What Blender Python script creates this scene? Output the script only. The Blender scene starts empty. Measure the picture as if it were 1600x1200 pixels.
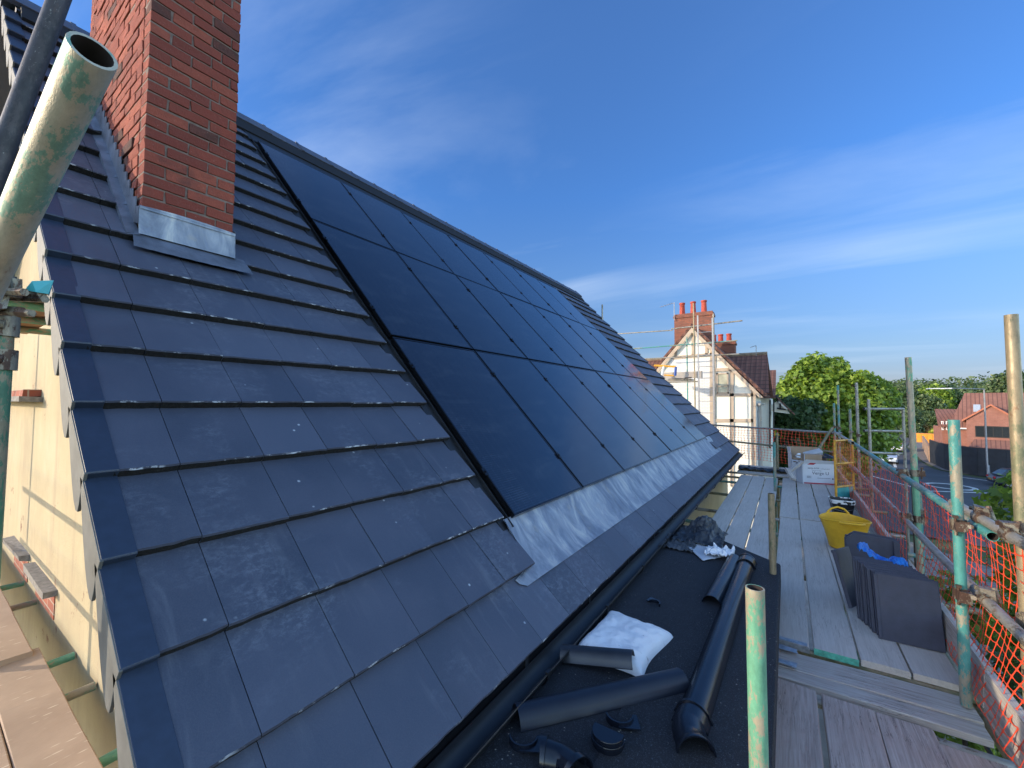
import bpy, bmesh, math, random
import numpy as np
from mathutils import Vector, Matrix
random.seed(7); rng = np.random.default_rng(7)
SC = bpy.context.scene; COL = SC.collection
rad = math.radians
V = lambda *a: np.array(a, float)

# ------------------------------------------------------------------ camera
F = 642.4; YAW, PIT, ROL = rad(33.81), rad(2.59), rad(.237)
fw = V(-math.sin(YAW)*math.cos(PIT), math.cos(YAW)*math.cos(PIT), math.sin(PIT))
r0 = V(math.cos(YAW), math.sin(YAW), 0); u0 = np.cross(r0, fw)
RT = r0*math.cos(ROL)+u0*math.sin(ROL); UP = u0*math.cos(ROL)-r0*math.sin(ROL)
cam = bpy.data.cameras.new('camera'); camo = bpy.data.objects.new('camera', cam); COL.objects.link(camo)
M = Matrix.Identity(4)
for i in range(3):
    M[i][0] = RT[i]; M[i][1] = UP[i]; M[i][2] = -fw[i]
camo.matrix_world = M
cam.sensor_width = 36; cam.lens = F/1600*36; cam.clip_start = .02; cam.clip_end = 3000
SC.camera = camo

# ------------------------------------------------------------------ light
SUN = V(-1.05, -1.0, .405); SUN /= np.linalg.norm(SUN)
elev = math.asin(SUN[2])
w = bpy.data.worlds.new('World'); SC.world = w; w.use_nodes = True
nt = w.node_tree; bg = nt.nodes['Background']
sky = nt.nodes.new('ShaderNodeTexSky'); sky.sky_type = 'NISHITA'; sky.sun_disc = False
sky.sun_elevation = elev; sky.sun_rotation = math.atan2(SUN[0], SUN[1])
sky.air_density = 1.0; sky.dust_density = .35; sky.ozone_density = 3.0; sky.altitude = 100
def wn(t, **k):
    n = nt.nodes.new(t)
    for a, b in k.items(): setattr(n, a, b)
    return n
tc = wn('ShaderNodeTexCoord'); L = nt.links.new
# thin cirrus: noise over the sky direction, projected on a high flat layer
sep = wn('ShaderNodeSeparateXYZ'); L(tc.outputs['Generated'], sep.inputs[0])
zc = wn('ShaderNodeMath', operation='MAXIMUM'); L(sep.outputs[2], zc.inputs[0]); zc.inputs[1].default_value = .0
zz = wn('ShaderNodeMath', operation='ADD'); L(zc.outputs[0], zz.inputs[0]); zz.inputs[1].default_value = .09
dx = wn('ShaderNodeMath', operation='DIVIDE'); L(sep.outputs[0], dx.inputs[0]); L(zz.outputs[0], dx.inputs[1])
dy = wn('ShaderNodeMath', operation='DIVIDE'); L(sep.outputs[1], dy.inputs[0]); L(zz.outputs[0], dy.inputs[1])
cmb = wn('ShaderNodeCombineXYZ'); L(dx.outputs[0], cmb.inputs[0]); L(dy.outputs[0], cmb.inputs[1])
mp = wn('ShaderNodeMapping'); mp.inputs['Rotation'].default_value = (0, 0, rad(-28)); mp.inputs['Scale'].default_value = (.45, 1.5, 1)
L(cmb.outputs[0], mp.inputs[0])
n1 = wn('ShaderNodeTexNoise'); n1.inputs['Scale'].default_value = .9; n1.inputs['Detail'].default_value = 7; n1.inputs['Roughness'].default_value = .55; n1.inputs['Distortion'].default_value = .7
L(mp.outputs[0], n1.inputs[0])
rp = wn('ShaderNodeValToRGB'); rp.color_ramp.elements[0].position = .47; rp.color_ramp.elements[1].position = .80
L(n1.outputs['Fac'], rp.inputs[0])
n2 = wn('ShaderNodeTexNoise'); n2.inputs['Scale'].default_value = .5; n2.inputs['Detail'].default_value = 2; L(cmb.outputs[0], n2.inputs[0])
r2 = wn('ShaderNodeValToRGB'); r2.color_ramp.elements[0].position = .38; r2.color_ramp.elements[1].position = .7; L(n2.outputs['Fac'], r2.inputs[0])
mu = wn('ShaderNodeMath', operation='MULTIPLY'); L(rp.outputs[0], mu.inputs[0]); L(r2.outputs[0], mu.inputs[1])
m2 = wn('ShaderNodeMath', operation='MULTIPLY'); L(mu.outputs[0], m2.inputs[0]); m2.inputs[1].default_value = .6
mx = wn('ShaderNodeMix', data_type='RGBA'); L(m2.outputs[0], mx.inputs[0])
hs = wn('ShaderNodeHueSaturation'); hs.inputs['Saturation'].default_value = 1.08; hs.inputs['Value'].default_value = .85
gr = wn('ShaderNodeValToRGB'); L(sep.outputs[2], gr.inputs[0]); el = gr.color_ramp.elements
while len(el) < 6: el.new(.5)
for e_, (p_, c_) in zip(el, ((0, (.30, .36, .46)), (.04, (.33, .325, .46)), (.11, (.45, .445, .54)), (.26, (.66, .68, .80)), (.45, (.68, .80, 1.05)), (.7, (.84, .92, 1.15)))):
    e_.position = p_; e_.color = (*c_, 1)
# added shade fill: sky outside the camera's view made brighter and less blue
dt = wn('ShaderNodeVectorMath', operation='DOT_PRODUCT'); L(tc.outputs['Generated'], dt.inputs[0]); dt.inputs[1].default_value = (.52, -.78, -.35)
dr = wn('ShaderNodeMapRange', interpolation_type='SMOOTHSTEP'); L(dt.outputs['Value'], dr.inputs[0]); dr.inputs[1].default_value = -.62; dr.inputs[2].default_value = -.05
gw = wn('ShaderNodeMix', data_type='RGBA'); L(dr.outputs[0], gw.inputs[0]); L(gr.outputs[0], gw.inputs[6]); gw.inputs[7].default_value = (3.1, 2.6, 2.3, 1)
gm_ = wn('ShaderNodeMix', data_type='RGBA', blend_type='MULTIPLY'); gm_.inputs[0].default_value = 1; L(sky.outputs[0], gm_.inputs[6]); L(gw.outputs[2], gm_.inputs[7])
L(gm_.outputs[2], hs.inputs['Color']); L(hs.outputs[0], mx.inputs[6]); mx.inputs[7].default_value = (3.1, 3.6, 4.3, 1)
L(mx.outputs[2], bg.inputs[0]); bg.inputs[1].default_value = .15
sl = bpy.data.lights.new('sun', 'SUN'); sl.energy = 2.5; sl.angle = rad(.5); sl.color = (1, .84, .62)
so = bpy.data.objects.new('sun', sl); COL.objects.link(so)
so.rotation_euler = Vector(-SUN).to_track_quat('-Z', 'Y').to_euler()
SC.view_settings.view_transform = 'Standard'; SC.view_settings.look = 'None'; SC.view_settings.gamma = 1
SC.view_settings.exposure = 1.0
SC.cycles.max_bounces = 6; SC.cycles.transparent_max_bounces = 6

# ------------------------------------------------------------------ picture ray -> world point (layout only)
def ray(x, y): return fw+RT*(x-800)/F-UP*(y-600)/F
def at(x, y, t): return ray(x, y)*t
def at_Y(x, y, Y): r = ray(x, y); return r*Y/r[1]
def at_X(x, y, X): r = ray(x, y); return r*X/r[0]
def at_Z(x, y, Z): r = ray(x, y); return r*Z/r[2]

# ------------------------------------------------------------------ materials
def mat(name, build):
    m = bpy.data.materials.new(name); m.use_nodes = True
    t = m.node_tree; b = t.nodes['Principled BSDF']
    build(N(t), b); return m
class N:
    def __init__(s, t): s.t = t
    def n(s, ty, **k):
        n = s.t.nodes.new('ShaderNode'+ty)
        for a, b in k.items(): setattr(n, a, b)
        return n
    def l(s, a, b): s.t.links.new(a, b)
    def obj(s, scale=(1, 1, 1), rot=(0, 0, 0), src='Object'):
        c = s.n('TexCoord'); m = s.n('Mapping'); m.inputs['Scale'].default_value = scale; m.inputs['Rotation'].default_value = rot
        s.l(c.outputs[src], m.inputs[0]); return m.outputs[0]
    def noise(s, vec, sc, det=4, ro=.55, dist=0, out='Fac'):
        n = s.n('TexNoise'); n.inputs['Scale'].default_value = sc; n.inputs['Detail'].default_value = det
        n.inputs['Roughness'].default_value = ro; n.inputs['Distortion'].default_value = dist
        if vec is not None: s.l(vec, n.inputs[0])
        return n.outputs[out]
    def ramp(s, f, *st, mode='LINEAR'):
        r = s.n('ValToRGB'); r.color_ramp.interpolation = mode; e = r.color_ramp.elements
        while len(e) < len(st): e.new(.5)
        for el, (p, c) in zip(e, st):
            el.position = p; el.color = (c, c, c, 1) if not hasattr(c, '__len__') else (*c, 1)
        s.l(f, r.inputs[0]); return r.outputs[0]
    def mix(s, f, a, b, mode='MIX'):
        m = s.n('Mix', data_type='RGBA', blend_type=mode)
        for v, i in ((f, 0), (a, 6), (b, 7)):
            if hasattr(v, 'is_linked'): s.l(v, m.inputs[i])
            elif hasattr(v, '__len__'): m.inputs[i].default_value = (*v, 1)
            else: m.inputs[i].default_value = v if i == 0 else (v, v, v, 1)
        return m.outputs[2]
    def math(s, op, a, b=0.):
        m = s.n('Math', operation=op)
        for v, i in ((a, 0), (b, 1)):
            if hasattr(v, 'is_linked'): s.l(v, m.inputs[i])
            else: m.inputs[i].default_value = v
        return m.outputs[0]
    def bump(s, b, h, st=.3, d=.01):
        n = s.n('Bump'); n.inputs['Strength'].default_value = st; n.inputs['Distance'].default_value = d
        s.l(h, n.inputs['Height']); s.l(n.outputs[0], b.inputs['Normal'])
    def attr(s, name='tint'):
        a = s.n('Attribute', attribute_name=name); return a.outputs['Fac']
def plain(name, c, r=.6, met=0, var=.15, sc=8, bump=0, spec=.5):
    def f(g, b):
        n = g.noise(g.obj(), sc, 5)
        c2 = [x*(1-var) for x in c]; c3 = [min(1, x*(1+var)) for x in c]
        g.l(g.ramp(n, (.3, c2), (.7, c3)), b.inputs['Base Color'])
        b.inputs['Roughness'].default_value = r; b.inputs['Metallic'].default_value = met; b.inputs['Specular IOR Level'].default_value = spec
        if bump: g.bump(b, g.noise(g.obj(), sc*8, 4), bump, .01)
    return mat(name, f)

def f_tile(g, b):
    o = g.obj(); t = g.attr()
    base = g.ramp(t, (0, (.036, .044, .068)), (.5, (.050, .059, .090)), (1, (.067, .077, .112)))
    big = g.noise(o, 2.2, 5, .6, .4)
    base = g.mix(g.ramp(big, (.4, 0), (.75, .55)), base, (.080, .088, .130))
    # chalky scuffs: patches of scratchy white, stretched along the course
    sc = g.noise(g.obj((6, 4, 6)), 6, 9, .8, .3); mask = g.noise(o, 1.9, 5, .6, .5)
    sm = g.math('MULTIPLY', g.ramp(sc, (.47, 0), (.74, 1)), g.ramp(mask, (.49, 0), (.64, .75)))
    smear = g.math('MULTIPLY', g.ramp(g.noise(g.obj((1.2, 7, 1.2)), 2.2, 5, .6, .4), (.54, 0), (.72, .4)), g.ramp(g.noise(o, .8, 2), (.48, 0), (.6, 1)))
    base = g.mix(smear, base, (.16, .17, .20))
    base = g.mix(sm, base, (.20, .22, .27))
    v = g.n('TexVoronoi'); v.inputs['Scale'].default_value = 9; g.l(o, v.inputs[0])
    dots = g.ramp(g.math('ADD', v.outputs['Distance'], g.math('MULTIPLY', g.noise(o, 70, 3), .05)), (.06, 1), (.10, 0))
    dm = g.math('MULTIPLY', dots, g.ramp(g.noise(o, 6, 3), (.50, 0), (.56, .8)))
    base = g.mix(dm, base, (.5, .53, .57))
    sp = g.noise(o, 220, 3, .7); base = g.mix(g.ramp(sp, (.4, 0), (.7, .25)), base, (.11, .115, .135))
    g.l(base, b.inputs['Base Color']); g.l(g.ramp(big, (.3, .42), (.7, .62)), b.inputs['Roughness'])
    g.bump(b, g.noise(o, 160, 5, .7), .25, .004)
TILE = mat('concrete_tile', f_tile)
def f_tedge(g, b):
    o = g.obj(); n = g.noise(o, 60, 6, .75)
    g.l(g.ramp(n, (.4, (.004, .004, .005)), (.62, (.016, .014, .014)), (.78, (.12, .11, .10))), b.inputs['Base Color'])
    b.inputs['Roughness'].default_value = .9; g.bump(b, n, .9, .012)
TEDGE = mat('tile_broken_edge', f_tedge)
def f_arris(g, b):
    o = g.obj(); n = g.noise(g.obj((1, .6, 1)), 26, 5, .75); m2_ = g.noise(o, 3.5, 3)
    c = g.mix(g.math('MULTIPLY', g.ramp(n, (.52, 0), (.60, 1)), g.ramp(m2_, (.47, 0), (.56, .95))), (.035, .037, .055), (.42, .44, .48)); g.l(c, b.inputs['Base Color']); b.inputs['Roughness'].default_value = .8
ARRIS = mat('chipped_arris', f_arris)
VSIDE = plain('sunlit_verge_side', (.105, .105, .10), .7, var=.2, sc=14)  # sides of the same moulded unit, sunlight painted in as paler grey
VERGE = plain('verge_plastic', (.022, .034, .062), .45, var=.12, sc=30, bump=.05)
def f_brick(g, b):
    o = g.obj(); t = g.attr()
    base = g.ramp(t, (0, (.035, .02, .018)), (.13, (.09, .035, .026)), (.2, (.19, .038, .025)), (.6, (.28, .058, .034)), (1, (.36, .088, .05)))
    n = g.noise(o, 14, 6, .7, .6)
    base = g.mix(g.ramp(n, (.35, .55), (.62, 0)), base, (.19, .05, .032))
    n2 = g.noise(o, 3.0, 4, .6); base = g.mix(g.ramp(n2, (.6, 0), (.75, .75)), base, (.045, .03, .028))
    n3 = g.noise(o, 90, 4, .8); base = g.mix(g.ramp(n3, (.62, 0), (.74, .4)), base, (.55, .42, .33))
    g.l(base, b.inputs['Base Color']); b.inputs['Roughness'].default_value = .9
    g.bump(b, g.noise(o, 55, 6, .75), .8, .012)
BRICK = mat('red_brick', f_brick)
MORTAR = plain('mortar', (.20, .145, .12), .95, var=.3, sc=20, bump=.6)
def brick_tex(name, c1, c2, cm, sc=1.0, uvsrc='UV', bump=.5):
    def f(g, b):
        u = g.obj((1, 1, 1), src='UV'); k = g.n('TexBrick'); g.l(u, k.inputs[0])
        k.inputs['Color1'].default_value = (*c1, 1); k.inputs['Color2'].default_value = (*c2, 1); k.inputs['Mortar'].default_value = (*cm, 1)
        k.inputs['Scale'].default_value = sc; k.inputs['Brick Width'].default_value = .225; k.inputs['Row Height'].default_value = .075
        k.inputs['Mortar Size'].default_value = .006; k.inputs['Bias'].default_value = 0
        c = g.mix(g.ramp(g.noise(g.obj(), 1.5, 5, .6), (.4, 0), (.75, .5)), k.outputs[0], tuple(x*.6 for x in c1))
        g.l(c, b.inputs['Base Color']); b.inputs['Roughness'].default_value = .9
        g.bump(b, k.outputs['Fac'], -bump, .006)
    return mat(name, f)
def f_lead(g, b):
    o = g.obj(); n = g.noise(g.obj((1.3, 2.8, 1.3), (0, .25, 0)), 1.9, 8, .64, .9); n2 = g.noise(g.obj((1.5, 3, 1.5)), 3.2, 7, .7, 1.2)
    c = g.ramp(n, (.34, (.13, .15, .20)), (.46, (.20, .225, .275)), (.56, (.30, .32, .36)), (.70, (.50, .49, .46)))
    c = g.mix(g.ramp(n2, (.55, 0), (.75, .6)), c, (.20, .24, .34))
    c = g.mix(g.ramp(g.noise(o, 5, 4, .6), (.62, 0), (.72, .3)), c, (.42, .34, .22))
    g.l(c, b.inputs['Base Color']); b.inputs['Metallic'].default_value = .3
    g.l(g.ramp(n2, (.3, .38), (.7, .6)), b.inputs['Roughness']); g.bump(b, g.noise(g.obj((1, 2, 1)), 9, 5, .6, .8), .5, .012)
LEAD = mat('dressed_lead', f_lead)
LEADD = plain('stained_lead', (.12, .135, .175), .5, .3, var=.45, sc=6, bump=.2)
def f_glass(g, b):
    # fine cell lines in UV metres
    u = g.obj(src='UV'); s = g.n('SeparateXYZ'); g.l(u, s.inputs[0])
    def lines(ax, p, wd):
        m = g.math('FRACT', g.math('DIVIDE', s.outputs[ax], p)); return g.math('LESS_THAN', m, wd/p)
    c = g.mix(g.math('MULTIPLY', lines(1, .018, .004), .28), (.006, .008, .016), (.06, .075, .12))
    c = g.mix(g.math('MULTIPLY', lines(0, .0915, .003), .3), c, (.06, .075, .12))
    c = g.mix(g.math('MULTIPLY', lines(1, .183, .003), .4), c, (.002, .003, .006))
    dust = g.noise(g.obj((1, .35, 1)), 6, 8, .7, .5)
    c = g.mix(g.ramp(dust, (.5, 0), (.85, .10)), c, (.25, .28, .33))
    g.l(c, b.inputs['Base Color']); g.l(g.ramp(dust, (.3, .07), (.75, .13)), b.inputs['Roughness'])
    b.inputs['IOR'].default_value = 1.5; b.inputs['Specular IOR Level'].default_value = .62
    wv = g.noise(g.obj(), 1.1, 2, .4); g.bump(b, wv, .12, .02)
PVGLASS = mat('solar_glass', f_glass)
PVFRAME = plain('black_anodised_frame', (.02, .021, .026), .28, .75, sc=40)
BLACKPL = plain('black_gutter_plastic', (.006, .008, .014), .24, 0, var=.3, sc=6)
GUTPL = plain('dull_black_gutter', (.006, .007, .010), .5, 0, var=.4, sc=6)
BLACKDUST = mat('dusty_black_plastic', lambda g, b: (g.l(g.ramp(g.noise(g.obj((4, 1, 4)), 9, 7, .75), (.48, (.008, .009, .014)), (.66, (.11, .085, .065))), b.inputs['Base Color']), setattr(b.inputs['Roughness'], 'default_value', .5)))
TRAYM = plain('black_tray', (.012, .013, .016), .5, sc=20)
BLACKMAT = plain('black_underlay', (.007, .007, .009), .75, sc=20)
def f_felt(g, b):
    o = g.obj(); v = g.n('TexVoronoi'); v.inputs['Scale'].default_value = 330; g.l(o, v.inputs[0])
    sp = g.ramp(g.noise(o, 210, 3, .9), (.55, 0), (.68, 1))
    c = g.mix(sp, (.0045, .0055, .009), (.085, .10, .13))
    c = g.mix(g.ramp(g.noise(o, 2.4, 5, .6, .5), (.45, 0), (.75, .45)), c, (.018, .02, .026))
    v2 = g.n('TexVoronoi'); v2.inputs['Scale'].default_value = 38; g.l(o, v2.inputs[0])
    bits = g.math('MULTIPLY', g.ramp(v2.outputs['Distance'], (.05, 1), (.16, 0)), g.ramp(g.noise(o, 5.3, 5, .8), (.50, 0), (.62, .9)))
    c = g.mix(bits, c, (.42, .38, .32))
    g.l(c, b.inputs['Base Color']); b.inputs['Roughness'].default_value = .8; g.bump(b, g.noise(o, 300, 3, .9), .7, .004)
FELT = mat('mineral_felt', f_felt)
def f_render(g, b):
    o = g.obj(); c = g.ramp(g.noise(o, .9, 6, .6, .3), (.3, (.36, .285, .18)), (.55, (.46, .375, .23)), (.75, (.52, .435, .29)))
    st = g.noise(g.obj((6, 6, 1.1)), 1.0, 6, .7, .5); c = g.mix(g.ramp(st, (.5, 0), (.72, .75)), c, (.36, .27, .18))
    pt = g.noise(o, 2.1, 8, .75, .3); c = g.mix(g.ramp(pt, (.62, 0), (.65, .85)), c, (.20, .09, .06))
    g.l(c, b.inputs['Base Color']); b.inputs['Roughness'].default_value = .92; g.bump(b, g.noise(o, 40, 6, .7), .35, .01)
RENDER = mat('old_cream_paint', f_render)
def f_wood(g, b):
    o = g.obj(); t = g.n('ObjectInfo').outputs['Random']; at_ = g.n('VectorMath', operation='ADD')
    cb = g.n('CombineXYZ'); g.l(g.math('MULTIPLY', t, 37.), cb.inputs[0]); g.l(g.math('MULTIPLY', t, 91.), cb.inputs[1])
    g.l(o, at_.inputs[0]); g.l(cb.outputs[0], at_.inputs[1]); o2 = at_.outputs[0]
    mp = g.n('Mapping'); mp.inputs['Scale'].default_value = (26, 1.1, 26); g.l(o2, mp.inputs[0]); gr = mp.outputs[0]
    n = g.noise(gr, 2.2, 7, .68, 1.3)
    c = g.ramp(n, (.28, (.24, .205, .18)), (.48, (.40, .36, .32)), (.7, (.52, .48, .44)))
    big = g.noise(o2, 2.2, 4, .6, .5); c = g.mix(g.ramp(big, (.45, 0), (.75, .5)), c, (.33, .26, .22))
    mp2 = g.n('Mapping'); mp2.inputs['Scale'].default_value = (16, .8, 16); g.l(o2, mp2.inputs[0])
    ck = g.noise(mp2.outputs[0], 1.6, 4, .6, 2.0)
    d = g.math('ABSOLUTE', g.math('SUBTRACT', ck, .5)); cr = g.ramp(d, (.002, 1), (.011, 0)); cm = g.math('MULTIPLY', cr, g.ramp(g.noise(o2, 1.7, 2), (.45, 0), (.55, .9)))
    c = g.mix(cm, c, (.035, .028, .028))
    v = g.n('TexVoronoi'); v.inputs['Scale'].default_value = 2.0; g.l(o2, v.inputs[0])
    kn = g.ramp(v.outputs['Distance'], (.035, 1), (.06, 0)); c = g.mix(g.math('MULTIPLY', kn, .7), c, (.07, .05, .045))
    fl = g.n('TexVoronoi'); fl.inputs['Scale'].default_value = 30; g.l(o2, fl.inputs[0])
    fm = g.math('MULTIPLY', g.ramp(fl.outputs['Distance'], (.05, 1), (.1, 0)), g.ramp(g.noise(o2, 6, 2), (.6, 0), (.66, .9)))
    c = g.mix(fm, c, (.5, .46, .4))
    g.l(c, b.inputs['Base Color']); b.inputs['Roughness'].default_value = .82
    h = g.math('SUBTRACT', n, g.math('MULTIPLY', cm, 1.5)); g.bump(b, h, .45, .006)
WOOD = mat('weathered_board', f_wood)
def f_wood2(g, b):
    f_wood(g, b); l = [x for x in g.t.links if x.to_socket == b.inputs['Base Color']][0].from_socket; g.l(g.mix(.45, l, (.58, .51, .44)), b.inputs['Base Color'])
WOODP = mat('pale_board', f_wood2)
def f_wood3(g, b):
    f_wood(g, b); l = [x for x in g.t.links if x.to_socket == b.inputs['Base Color']][0].from_socket; g.l(g.mix(1, l, (.96, .86, .83), 'MULTIPLY'), b.inputs['Base Color'])
WOODB = mat('brown_board_aged', f_wood3)
def f_osb(g, b):
    o = g.obj(); v = g.n('TexVoronoi'); v.inputs['Scale'].default_value = 1; g.l(g.obj((9, 40, 9), (0, 0, .5)), v.inputs[0])
    c = g.mix(g.ramp(g.noise(o, 3, 5, .6), (.3, 0), (.7, 1)), (.36, .25, .17), (.46, .33, .23))
    c = g.mix(g.math('MULTIPLY', g.ramp(v.outputs['Distance'], (.12, 1), (.22, 0)), g.ramp(g.noise(o, 5, 2), (.44, 0), (.54, .9))), c, (.62, .5, .36))
    g.l(c, b.inputs['Base Color']); b.inputs['Roughness'].default_value = .85; g.bump(b, g.noise(g.obj((3, 20, 3)), 5, 5), .3, .006)
OSB = mat('dusty_pine_board', f_osb)
def tube_mat(name, base, paint, cover, rust=.15, met=.35):
    def f(g, b):
        rnd = g.n('ObjectInfo').outputs['Random']; o = g.obj((1, 1, .45)); ad = g.n('VectorMath', operation='ADD')
        cb = g.n('CombineXYZ'); g.l(g.math('MULTIPLY', rnd, 53.), cb.inputs[2]); g.l(g.math('MULTIPLY', rnd, 17.), cb.inputs[0]); g.l(o, ad.inputs[0]); g.l(cb.outputs[0], ad.inputs[1]); o = ad.outputs[0]
        n = g.noise(o, 5, 8, .68, .4); n2 = g.noise(o, 34, 5, .75)
        c = g.mix(g.ramp(n2, (.35, 0), (.7, .7)), base, tuple(x*.55 for x in base))
        c = g.mix(g.ramp(g.noise(o, 8, 6, .7, .3), (.6, 0), (.66, rust*4)), c, (.20, .09, .045))
        n4 = g.noise(o, 130, 3, .8); k = g.math('ADD', n, g.math('ADD', g.math('MULTIPLY', g.math('SUBTRACT', n2, .5), .55), g.math('MULTIPLY', g.math('SUBTRACT', n4, .5), .3)))
        c = g.mix(g.ramp(n4, (.6, 0), (.72, .5)), c, (.5, .47, .4))
        c = g.mix(g.ramp(k, (1-cover-.02, 0), (1-cover+.015, 1)), c, g.mix(g.ramp(n2, (.3, 0), (.7, 1)), paint, tuple(x*.6 for x in paint)))
        g.l(c, b.inputs['Base Color']); b.inputs['Metallic'].default_value = met
        g.l(g.ramp(n2, (.3, .38), (.7, .62)), b.inputs['Roughness']); g.bump(b, g.math('ADD', n2, k), .3, .003)
    return mat(name, f)
T_TEAL = tube_mat('teal_painted_tube', (.30, .27, .2), (.075, .31, .285), .52, .1, .1)
T_GREEN = tube_mat('green_spotted_tube', (.36, .31, .22), (.16, .42, .27), .50, .1, .15)
T_BARE = tube_mat('galvanised_tube', (.36, .34, .30), (.25, .21, .15), .45, .15, .45)
T_BROWN = tube_mat('rusty_brown_tube', (.30, .24, .15), (.22, .22, .13), .45, .2, .3)
T_DARK = tube_mat('dark_tube', (.05, .038, .036), (.035, .03, .03), .5, .05, .1)
T_LEFT = tube_mat('near_tube', (.52, .48, .38), (.26, .46, .37), .44, .2, .25)
T_OLD = tube_mat('old_green_tube', (.22, .19, .12), (.07, .19, .11), .5, .2, .1)
T_INNER = plain('tube_inside', (.03, .02, .018), .9, sc=30)
STEEL = tube_mat('coupler_steel', (.25, .22, .17), (.12, .07, .05), .5, .2, .5)

# ------------------------------------------------------------------ mesh builder
class MB:
    def __init__(s): s.v = []; s.f = []; s.m = []; s.t = []
    def add(s, vs, fs, mi=0, t=.5):
        k = len(s.v); s.v += [tuple(map(float, p)) for p in vs]
        for f in fs: s.f.append(tuple(i+k for i in f)); s.m.append(mi); s.t.append(t)
        return s
    def box(s, c, sz, R=None, mi=0, t=.5, jit=0):
        c = np.array(c, float); h = np.array(sz)/2
        P = [V(x, y, z)*h for x in (-1, 1) for y in (-1, 1) for z in (-1, 1)]
        if jit: P = [p+rng.normal(0, jit, 3) for p in P]
        if R is not None: P = [np.array(R) @ p for p in P]
        return s.add([p+c for p in P], [(0, 1, 3, 2), (4, 6, 7, 5), (0, 4, 5, 1), (2, 3, 7, 6), (0, 2, 6, 4), (1, 5, 7, 3)], mi, t)
    def box2(s, a, b, mi=0, t=.5, jit=0):
        a = np.minimum(a, b).astype(float) if False else np.array(a, float); b = np.array(b, float)
        lo = np.minimum(a, b); hi = np.maximum(a, b); return s.box((lo+hi)/2, hi-lo, None, mi, t, jit)
    def prism(s, pts, d, mi=0, t=.5):
        """planar loop of 3-D points extruded by vector d"""
        n = len(pts); d = np.array(d, float); P = [np.array(p, float) for p in pts]
        vs = P+[p+d for p in P]
        fs = [tuple(range(n))[::-1], tuple(range(n, 2*n))]+[(i, (i+1) % n, n+(i+1) % n, n+i) for i in range(n)]
        return s.add(vs, fs, mi, t)
    def rings(s, R, cap0=True, cap1=True, mi=0, t=.5, closed=True):
        k = len(s.v); n = len(R[0]); vs = [p for r in R for p in r]; fs = []
        for a in range(len(R)-1):
            for i in range(n if closed else n-1):
                j = (i+1) % n; fs.append((a*n+i, a*n+j, (a+1)*n+j, (a+1)*n+i))
        if cap0: fs.append(tuple(range(n))[::-1])
        if cap1: fs.append(tuple((len(R)-1)*n+i for i in range(n)))
        return s.add(vs, fs, mi, t)
    def path(s, pts, r, seg=8, caps=True, mi=0, t=.5):
        pts = [np.array(p, float) for p in pts]; rs = r if hasattr(r, '__len__') else [r]*len(pts); R = []
        d0 = pts[1]-pts[0]; up = V(0, 0, 1) if abs(d0[2]) < .9*np.linalg.norm(d0) else V(1, 0, 0)
        for i, p in enumerate(pts):
            d = pts[min(i+1, len(pts)-1)]-pts[max(i-1, 0)]; d = d/np.linalg.norm(d)
            a = np.cross(up, d); a /= np.linalg.norm(a); b = np.cross(d, a); up = b
            R.append([p+rs[i]*(a*math.cos(q)+b*math.sin(q)) for q in np.linspace(0, 2*math.pi, seg, endpoint=False)])
        return s.rings(R, caps, caps, mi, t)
    def pipe(s, A, B, ro, ri, seg=20, depth=.25, mi=0, mi2=1):
        """hollow tube: outer wall, ring ends, inner wall to a depth"""
        A = np.array(A, float); B = np.array(B, float); d = B-A; Ln = np.linalg.norm(d); d /= Ln
        up = V(0, 0, 1) if abs(d[2]) < .9 else V(1, 0, 0); a = np.cross(up, d); a /= np.linalg.norm(a); b = np.cross(d, a)
        q = np.linspace(0, 2*math.pi, seg, endpoint=False)
        ring = lambda p, r: [p+r*(a*math.cos(x)+b*math.sin(x)) for x in q]
        dp = min(depth, Ln*.45)
        s.rings([ring(A+d*dp, ri), ring(A, ri)], True, False, mi2); s.rings([ring(A, ri), ring(A, ro), ring(B, ro), ring(B, ri)], False, False, mi)
        s.rings([ring(B, ri), ring(B-d*dp, ri)], False, True, mi2); return s
    def build(s, name, mats, parent=None, smooth=False, loc=None, bevel=0, weld=0):
        if not isinstance(mats, (list, tuple)): mats = [mats]
        org = V(0, 0, 0)
        if loc is not None: org = np.array(loc, float)
        elif parent is not None and not parent.get('_local'): org = np.array(parent.location)
        me = bpy.data.meshes.new(name); vv = [tuple(np.array(p)-org) for p in s.v]
        me.from_pydata(vv, [], s.f); [me.materials.append(m) for m in mats]
        me.polygons.foreach_set('material_index', s.m)
        if smooth: me.polygons.foreach_set('use_smooth', [True]*len(s.f))
        a = me.attributes.new('tint', 'FLOAT', 'FACE'); a.data.foreach_set('value', s.t)
        bm = bmesh.new(); bm.from_mesh(me)
        if weld: bmesh.ops.remove_doubles(bm, verts=bm.verts, dist=weld)
        bmesh.ops.recalc_face_normals(bm, faces=bm.faces); bm.to_mesh(me); bm.free()
        uv = me.uv_layers.new(name='UVMap')
        co = [tuple(v.co) for v in me.vertices]
        for p in me.polygons:
            n = p.normal; ax = max(range(3), key=lambda i: abs(n[i]))
            for li in p.loop_indices:
                c = co[me.loops[li].vertex_index]
                uv.data[li].uv = ((c[1], c[2]) if ax == 0 else (c[0], c[2]) if ax == 1 else (c[0], c[1]))
        o = bpy.data.objects.new(name, me); COL.objects.link(o)
        if smooth == 'auto' or (smooth and len(s.f) > 3):
            try: me.set_sharp_from_angle(angle=rad(38))
            except Exception: pass
        if parent is not None:
            o.parent = parent
        elif loc is not None: o.location = loc
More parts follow.
